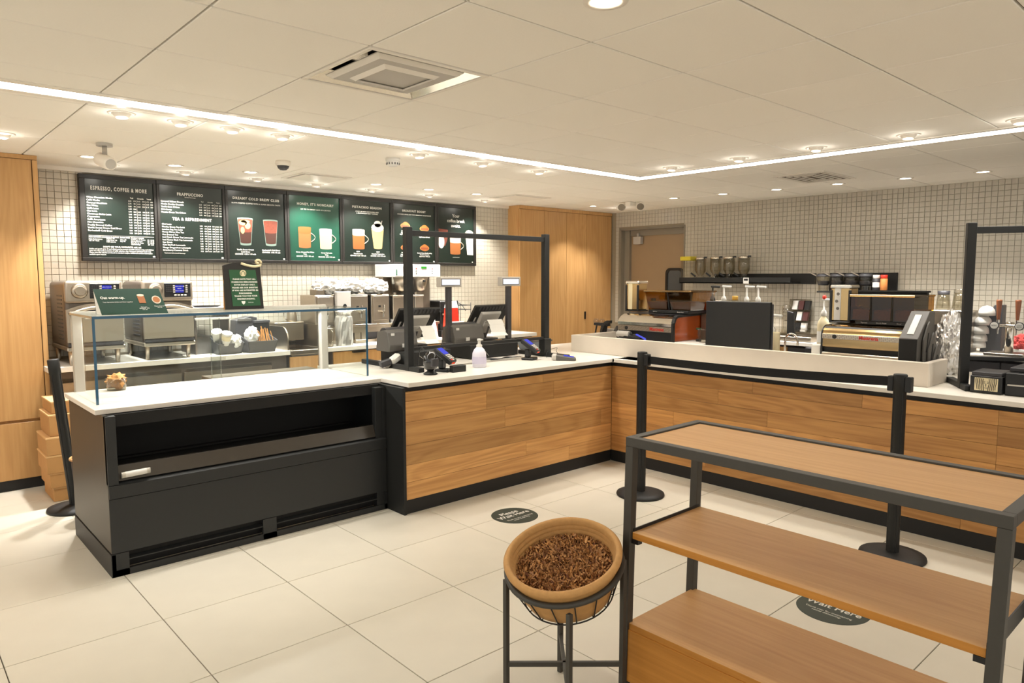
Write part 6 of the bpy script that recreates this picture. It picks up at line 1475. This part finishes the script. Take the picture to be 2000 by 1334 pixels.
s2 = stanchion(4.25, 1.46, 'black belt stanchion with belt clips behind the oak shelf unit', (90, -90), 1.05)
mb = MB()
n = 10; A, B = Vector((4.128, 3.09, 1.0)), Vector((4.247, 1.52, 1.005))
for i in range(n):
    a, b_ = A.lerp(B, i/n), A.lerp(B, (i+1)/n)
    sa, sb = -.012*math.sin(math.pi*i/n), -.012*math.sin(math.pi*(i+1)/n)
    mb.hexa([(a.x-.001, a.y, a.z-.027+sa), (b_.x-.001, b_.y, b_.z-.027+sb), (b_.x+.001, b_.y, b_.z-.027+sb), (a.x+.001, a.y, a.z-.027+sa), (a.x-.001, a.y, a.z+.027+sa), (b_.x-.001, b_.y, b_.z+.027+sb), (b_.x+.001, b_.y, b_.z+.027+sb), (a.x+.001, a.y, a.z+.027+sa)])
solo('retractable_belt', mb, pm('black_webbing', '141516', .85, var=.2, scale=200), 'black belt stretched between the two stanchions in front of the right counter', 'belt', (4.19, 2.3, 1.0))
s3 = stanchion(.99, 5.60, 'black stanchion with a leaning post beside the cardboard boxes', (), 1.05)
for ch in s3.children:
    if ch.name.split('.')[0] != 'base':
        ch.rotation_euler = (0, R(-4.6), 0)

# cardboard boxes behind the case
zs = [0.0, .105, .215, .345, .475, .63, .72]
for k, (xa, xb, ya, lb) in enumerate(((.905, 1.28, 5.86, 'lowest'), (.885, 1.30, 5.84, 'second'), (.868, 1.30, 5.82, 'third'), (.872, 1.30, 5.82, 'fourth'), (.900, 1.28, 5.85, 'fifth'), (.925, 1.28, 5.88, 'topmost'))):
    t = thing('cardboard_box', 'flat brown cardboard box, %s of the stack beside the tall left cabinet' % lb, 'box', ((xa+xb)/2, ya+.17, zs[k]), 'cardboard boxes in a stack')
    mb = MB(); mb.box(xa, xb, ya, ya+.35, zs[k], zs[k+1]-.012, .003); part('body', mb, M_card, t)
    mb = MB(); mb.box(xa-.004, xb+.004, ya-.004, ya+.354, zs[k+1]-.014, zs[k+1]-.001, .002); part('lid', mb, M_cardin, t)
t = thing('hand_basket', 'brown rimmed bin peeking out between the leaning stanchion and the pastry case', 'bin', (1.02, 5.36, 0))
mb = MB(); mb.tube([(1.02+.09*math.cos(R(20*i)), 5.36+.09*math.sin(R(20*i)), .40) for i in range(18)], .009, 6, True); part('rim', mb, M_card, t)
mb = MB(); mb.lathe([(0, 0), (.06, 0), (.088, .395), (.082, .395), (.055, .01), (0, .01)], (1.02, 5.36, 0), 20); part('body', mb, M_dgrey, t)

# floor decals
def decal(x, y, r, ang, label):
    t = thing('floor_decal', label, 'floor sticker', (x, y, 0), 'waiting spot floor stickers'); ORG[t.name] = Vector((0, 0, 0))
    mb = MB(); mb.lathe([(0, .0012), (r-.002, .0012), (r, .0)], (0, 0, .0002), 48, smooth=False); part('disc', mb, M_decal, t)
    text(t, 'message', 'Please\nWait Here', (0, .035, .0016), .06, 'up', bold=.0008, lead=.85, thick=.0001)
    text(t, 'small_message', 'Thank you for maintaining\nsocial distancing.', (0, -.062, .0016), .021, 'up', lead=1.0, thick=.0001)
    t.rotation_euler.z = ang
decal(3.135, 3.435, .158, 0, 'round dark green waiting sticker on the floor before the oak counter corner')
decal(3.355, 1.405, .165, R(-90), 'round dark green waiting sticker on the floor seen through the oak shelf unit')

# shelf unit
SX0, SX1, SY0, SY1, SZ = 2.061, 2.530, .434, 1.645, 1.0
def lean(z): return (SZ-z)*.022          # the frame racks slightly along its length
unit = thing('display_shelf', 'oak three-tier shelf unit in a dark steel frame in the right foreground', 'shelf unit', (2.3, 1.04, 0))
q = .034
mb = MB()
for a in ((SX0, SX0+q, SY0, SY1), (SX1-q, SX1, SY0, SY1), (SX0+q, SX1-q, SY0, SY0+q), (SX0+q, SX1-q, SY1-q, SY1)): mb.box(*a, SZ-.034, SZ, .0015)
part('top_frame', mb, M_frame, unit)
for x in (SX0, SX1-q):
    for y in (SY0, SY1-q):
        l = lean(.03)
        mb = MB(); mb.hexa([(x, y+l, .03), (x+q, y+l, .03), (x+q, y+q+l, .03), (x, y+q+l, .03), (x, y, SZ-.034), (x+q, y, SZ-.034), (x+q, y+q, SZ-.034), (x, y+q, SZ-.034)], .0015); part('leg', mb, M_frame, unit)
mb = MB(); mb.box(SX0+q+.002, SX1-q-.002, SY0+q+.002, SY1-q-.002, SZ-.025, SZ-.006, .001); part('top_board', mb, M_oaks, unit, 'pale oak top board')
def tier(z, y0, y1, nm, mats):
    mb = MB(); mb.box(SX0+.012, SX1-.012, y0, y1, z-.026, z, .001)
    for f in mb.bm.faces:
        c = f.calc_center_median(); f.material_index = 0 if f.normal.z > .7 else 1
    part(nm, mb, mats, unit)
l = lean(.645)
tier(.640, SY0+q+.002+l, SY1-q-.002+l, 'middle_shelf', (M_oaks, M_oake))
for y, s in ((SY1-q+l, -1), (SY0+q+l, 1)):
    mb = MB(); mb.box(SX0+.02, SX1-.02, y-(.004 if s < 0 else 0), y+(0 if s < 0 else .004), .60, .652).box(SX0+.01, SX0+.035, min(y, y+s*.03), max(y, y+s*.03), .597, .614); part('bracket', mb, M_plastic, unit)
l = lean(.28)
tier(.282, SY0+q+.001+l, SY1-q-.001+l+.012, 'lower_shelf', (M_oaks, M_oake))
l = lean(.15)
mb = MB(); mb.box(SX0+.008, SX0+.026, SY0+q+l, SY1-q+l+.01, .05, .256, .001); part('front_panel', mb, M_oake, unit)
mb = MB(); mb.box(SX1-.03, SX1-.01, SY0+q+l, SY1-q+l, .05, .256, .001); part('rear_panel', mb, M_oake, unit)
for y in (SY0+q+l, SY1-q+l):
    mb = MB(); mb.box(SX0+.026, SX1-.03, y-.01, y+.01, .05, .256, .001); part('end_panel', mb, M_oake, unit)
mb = MB()
for x in (SX0, SX1-q):
    for y in (SY0, SY1-q): mb.cyl((x+q/2, y+q/2+lean(0), 0), .014, .03, 12)
part('foot', mb, M_plastic, unit)

# basket of shredded paper in its stand
bcx, bcy = 1.846, 1.749
f2 = Vector((math.cos(YAW), math.sin(YAW), 0)); rr2 = Vector((math.sin(YAW), -math.cos(YAW), 0))
stand = thing('basket_stand', 'thin black four-legged stand tilting the round basket forward', 'stand', (bcx, bcy, 0))
Cc = Vector((bcx-.004, bcy+.005, .558))
nrm = (Vector((0, 0, 1))-f2*.30-rr2*.17).normalized()          # rim plane leans towards the viewer and to the left
e1 = (rr2-nrm*rr2.dot(nrm)).normalized(); e2 = nrm.cross(e1).normalized()
RR = .212
def rim(a, r=RR, d=0.0): return Cc+e1*(r*math.cos(a))+e2*(r*math.sin(a))+nrm*d
mb = MB(); mb.tube([rim(2*math.pi*i/48, RR+.002, -.024) for i in range(48)], .011, 8, True); part('top_ring', mb, M_frame, stand)
mb = MB(); mb.tube([rim(2*math.pi*i/40, RR*.80, -.150) for i in range(40)], .0028, 6, True); part('lower_ring', mb, M_plastic, stand)
for k in range(16):
    a = 2*math.pi*k/16+.1
    mb = MB(); mb.tube([rim(a, RR+.002, -.03), rim(a, RR*.80, -.150), rim(a, RR*.72, -.150)], .0025, 6); part('wire', mb, M_plastic, stand)
for d in (rr2, -rr2, f2, -f2):
    p = Vector((bcx, bcy, 0))+d*.216
    zt = Cc.z-(nrm.x*(p.x-bcx)+nrm.y*(p.y-bcy))/nrm.z-.04
    mb = MB(); mb.bar((p.x, p.y, 0.0), (p.x, p.y, zt), .018, .018, .001); part('leg', mb, M_frame, stand)
for d in (rr2, f2):
    a, b_ = Vector((bcx, bcy, .155))-d*.21, Vector((bcx, bcy, .155))+d*.21
    mb = MB(); mb.bar(a, b_, .014, .018, .001); part('cross_brace', mb, M_frame, stand)
bk = thing('woven_basket', 'round coiled basket with thick tan rim held tilted in the black stand', 'basket', tuple(Cc))
mb = MB()
ringsN = 56
prof = [(RR-.004, .0), (RR+.006, .008), (RR+.008, .02), (RR-.002, .03), (RR-.014, .028)]
r = RR-.018; z = .018
inner = []
for k in range(9):                     # coils stepping down inside
    inner += [(RR-.017-.0045*k+.002, .020-.0165*k), (RR-.022-.0045*k, .012-.0165*k), (RR-.019-.0045*k, .005-.0165*k)]
out = [(RR*.64, -.165), (RR*.76, -.15), (RR*.86, -.10), (RR*.93, -.04), (RR-.004, -.006)]
P = [(0, -.165)]+out+prof+inner+[(0, -.13)]
mb.lathe(P, (0, 0, 0), ringsN)
rotm = Matrix((e1, e2, nrm)).transposed()
for v in mb.bm.verts: v.co = rotm@v.co+Cc
part('body', mb, M_wicker, bk)
# shredded paper fill: crinkled strips
mbx = MB(); rnd = random.Random(11)
V, F = [], []
FR = RR-.03
for i in range(2100):
    a = rnd.uniform(0, 2*math.pi); rad = FR*math.sqrt(rnd.random()); 
    h0 = -.028+.012*noise.noise(Vector((rad*math.cos(a)*16, rad*math.sin(a)*16, 0)))-.012*(rad/FR)**4+rnd.uniform(-.014, .008)
    p = Vector((rad*math.cos(a), rad*math.sin(a), h0))
    th = rnd.uniform(0, 2*math.pi); el = rnd.uniform(-.4, .6)
    d = Vector((math.cos(th)*math.cos(el), math.sin(th)*math.cos(el), math.sin(el))); up = Vector((rnd.uniform(-.5, .5), rnd.uniform(-.5, .5), 1)).normalized()
    s = d.cross(up).normalized()*rnd.uniform(.0018, .004); up = s.cross(d).normalized()
    L = rnd.uniform(.005, .0095); nseg = rnd.randint(4, 6); b0 = len(V)
    for k in range(nseg+1):
        c = p+d*(L*(k-nseg/2))+up*(.006*(1 if k % 2 else -1))
        if c.length > 1e-6 and math.hypot(c.x, c.y) > FR: c.x *= FR/math.hypot(c.x, c.y); c.y *= FR/math.hypot(c.x, c.y)
        V += [Cc+rotm@(c-s), Cc+rotm@(c+s)]
    for k in range(nseg): F.append((b0+2*k, b0+2*k+1, b0+2*k+3, b0+2*k+2))
me = bpy.data.meshes.new('shredded_paper'); me.from_pydata(V, [], F)
m_s, nt, bs = base('kraft_shreds')
bs.inputs['Roughness'].default_value = .6
geo = nt.nodes.new('ShaderNodeNewGeometry'); cr = nt.nodes.new('ShaderNodeValToRGB')
cr.color_ramp.elements[0].color = (*hexc('6A3A1A'), 1); cr.color_ramp.elements[1].color = (*hexc('D09A5E'), 1)
nt.links.new(geo.outputs['Random Per Island'], cr.inputs[0]); nt.links.new(cr.outputs[0], bs.inputs['Base Color'])
me.materials.append(m_s)
o = bpy.data.objects.new('shredded_paper', me); C.objects.link(o); o['kind'] = 'stuff'; o['label'] = 'crinkled brown shredded paper filling the round tilted basket'; o['category'] = 'shredded paper'
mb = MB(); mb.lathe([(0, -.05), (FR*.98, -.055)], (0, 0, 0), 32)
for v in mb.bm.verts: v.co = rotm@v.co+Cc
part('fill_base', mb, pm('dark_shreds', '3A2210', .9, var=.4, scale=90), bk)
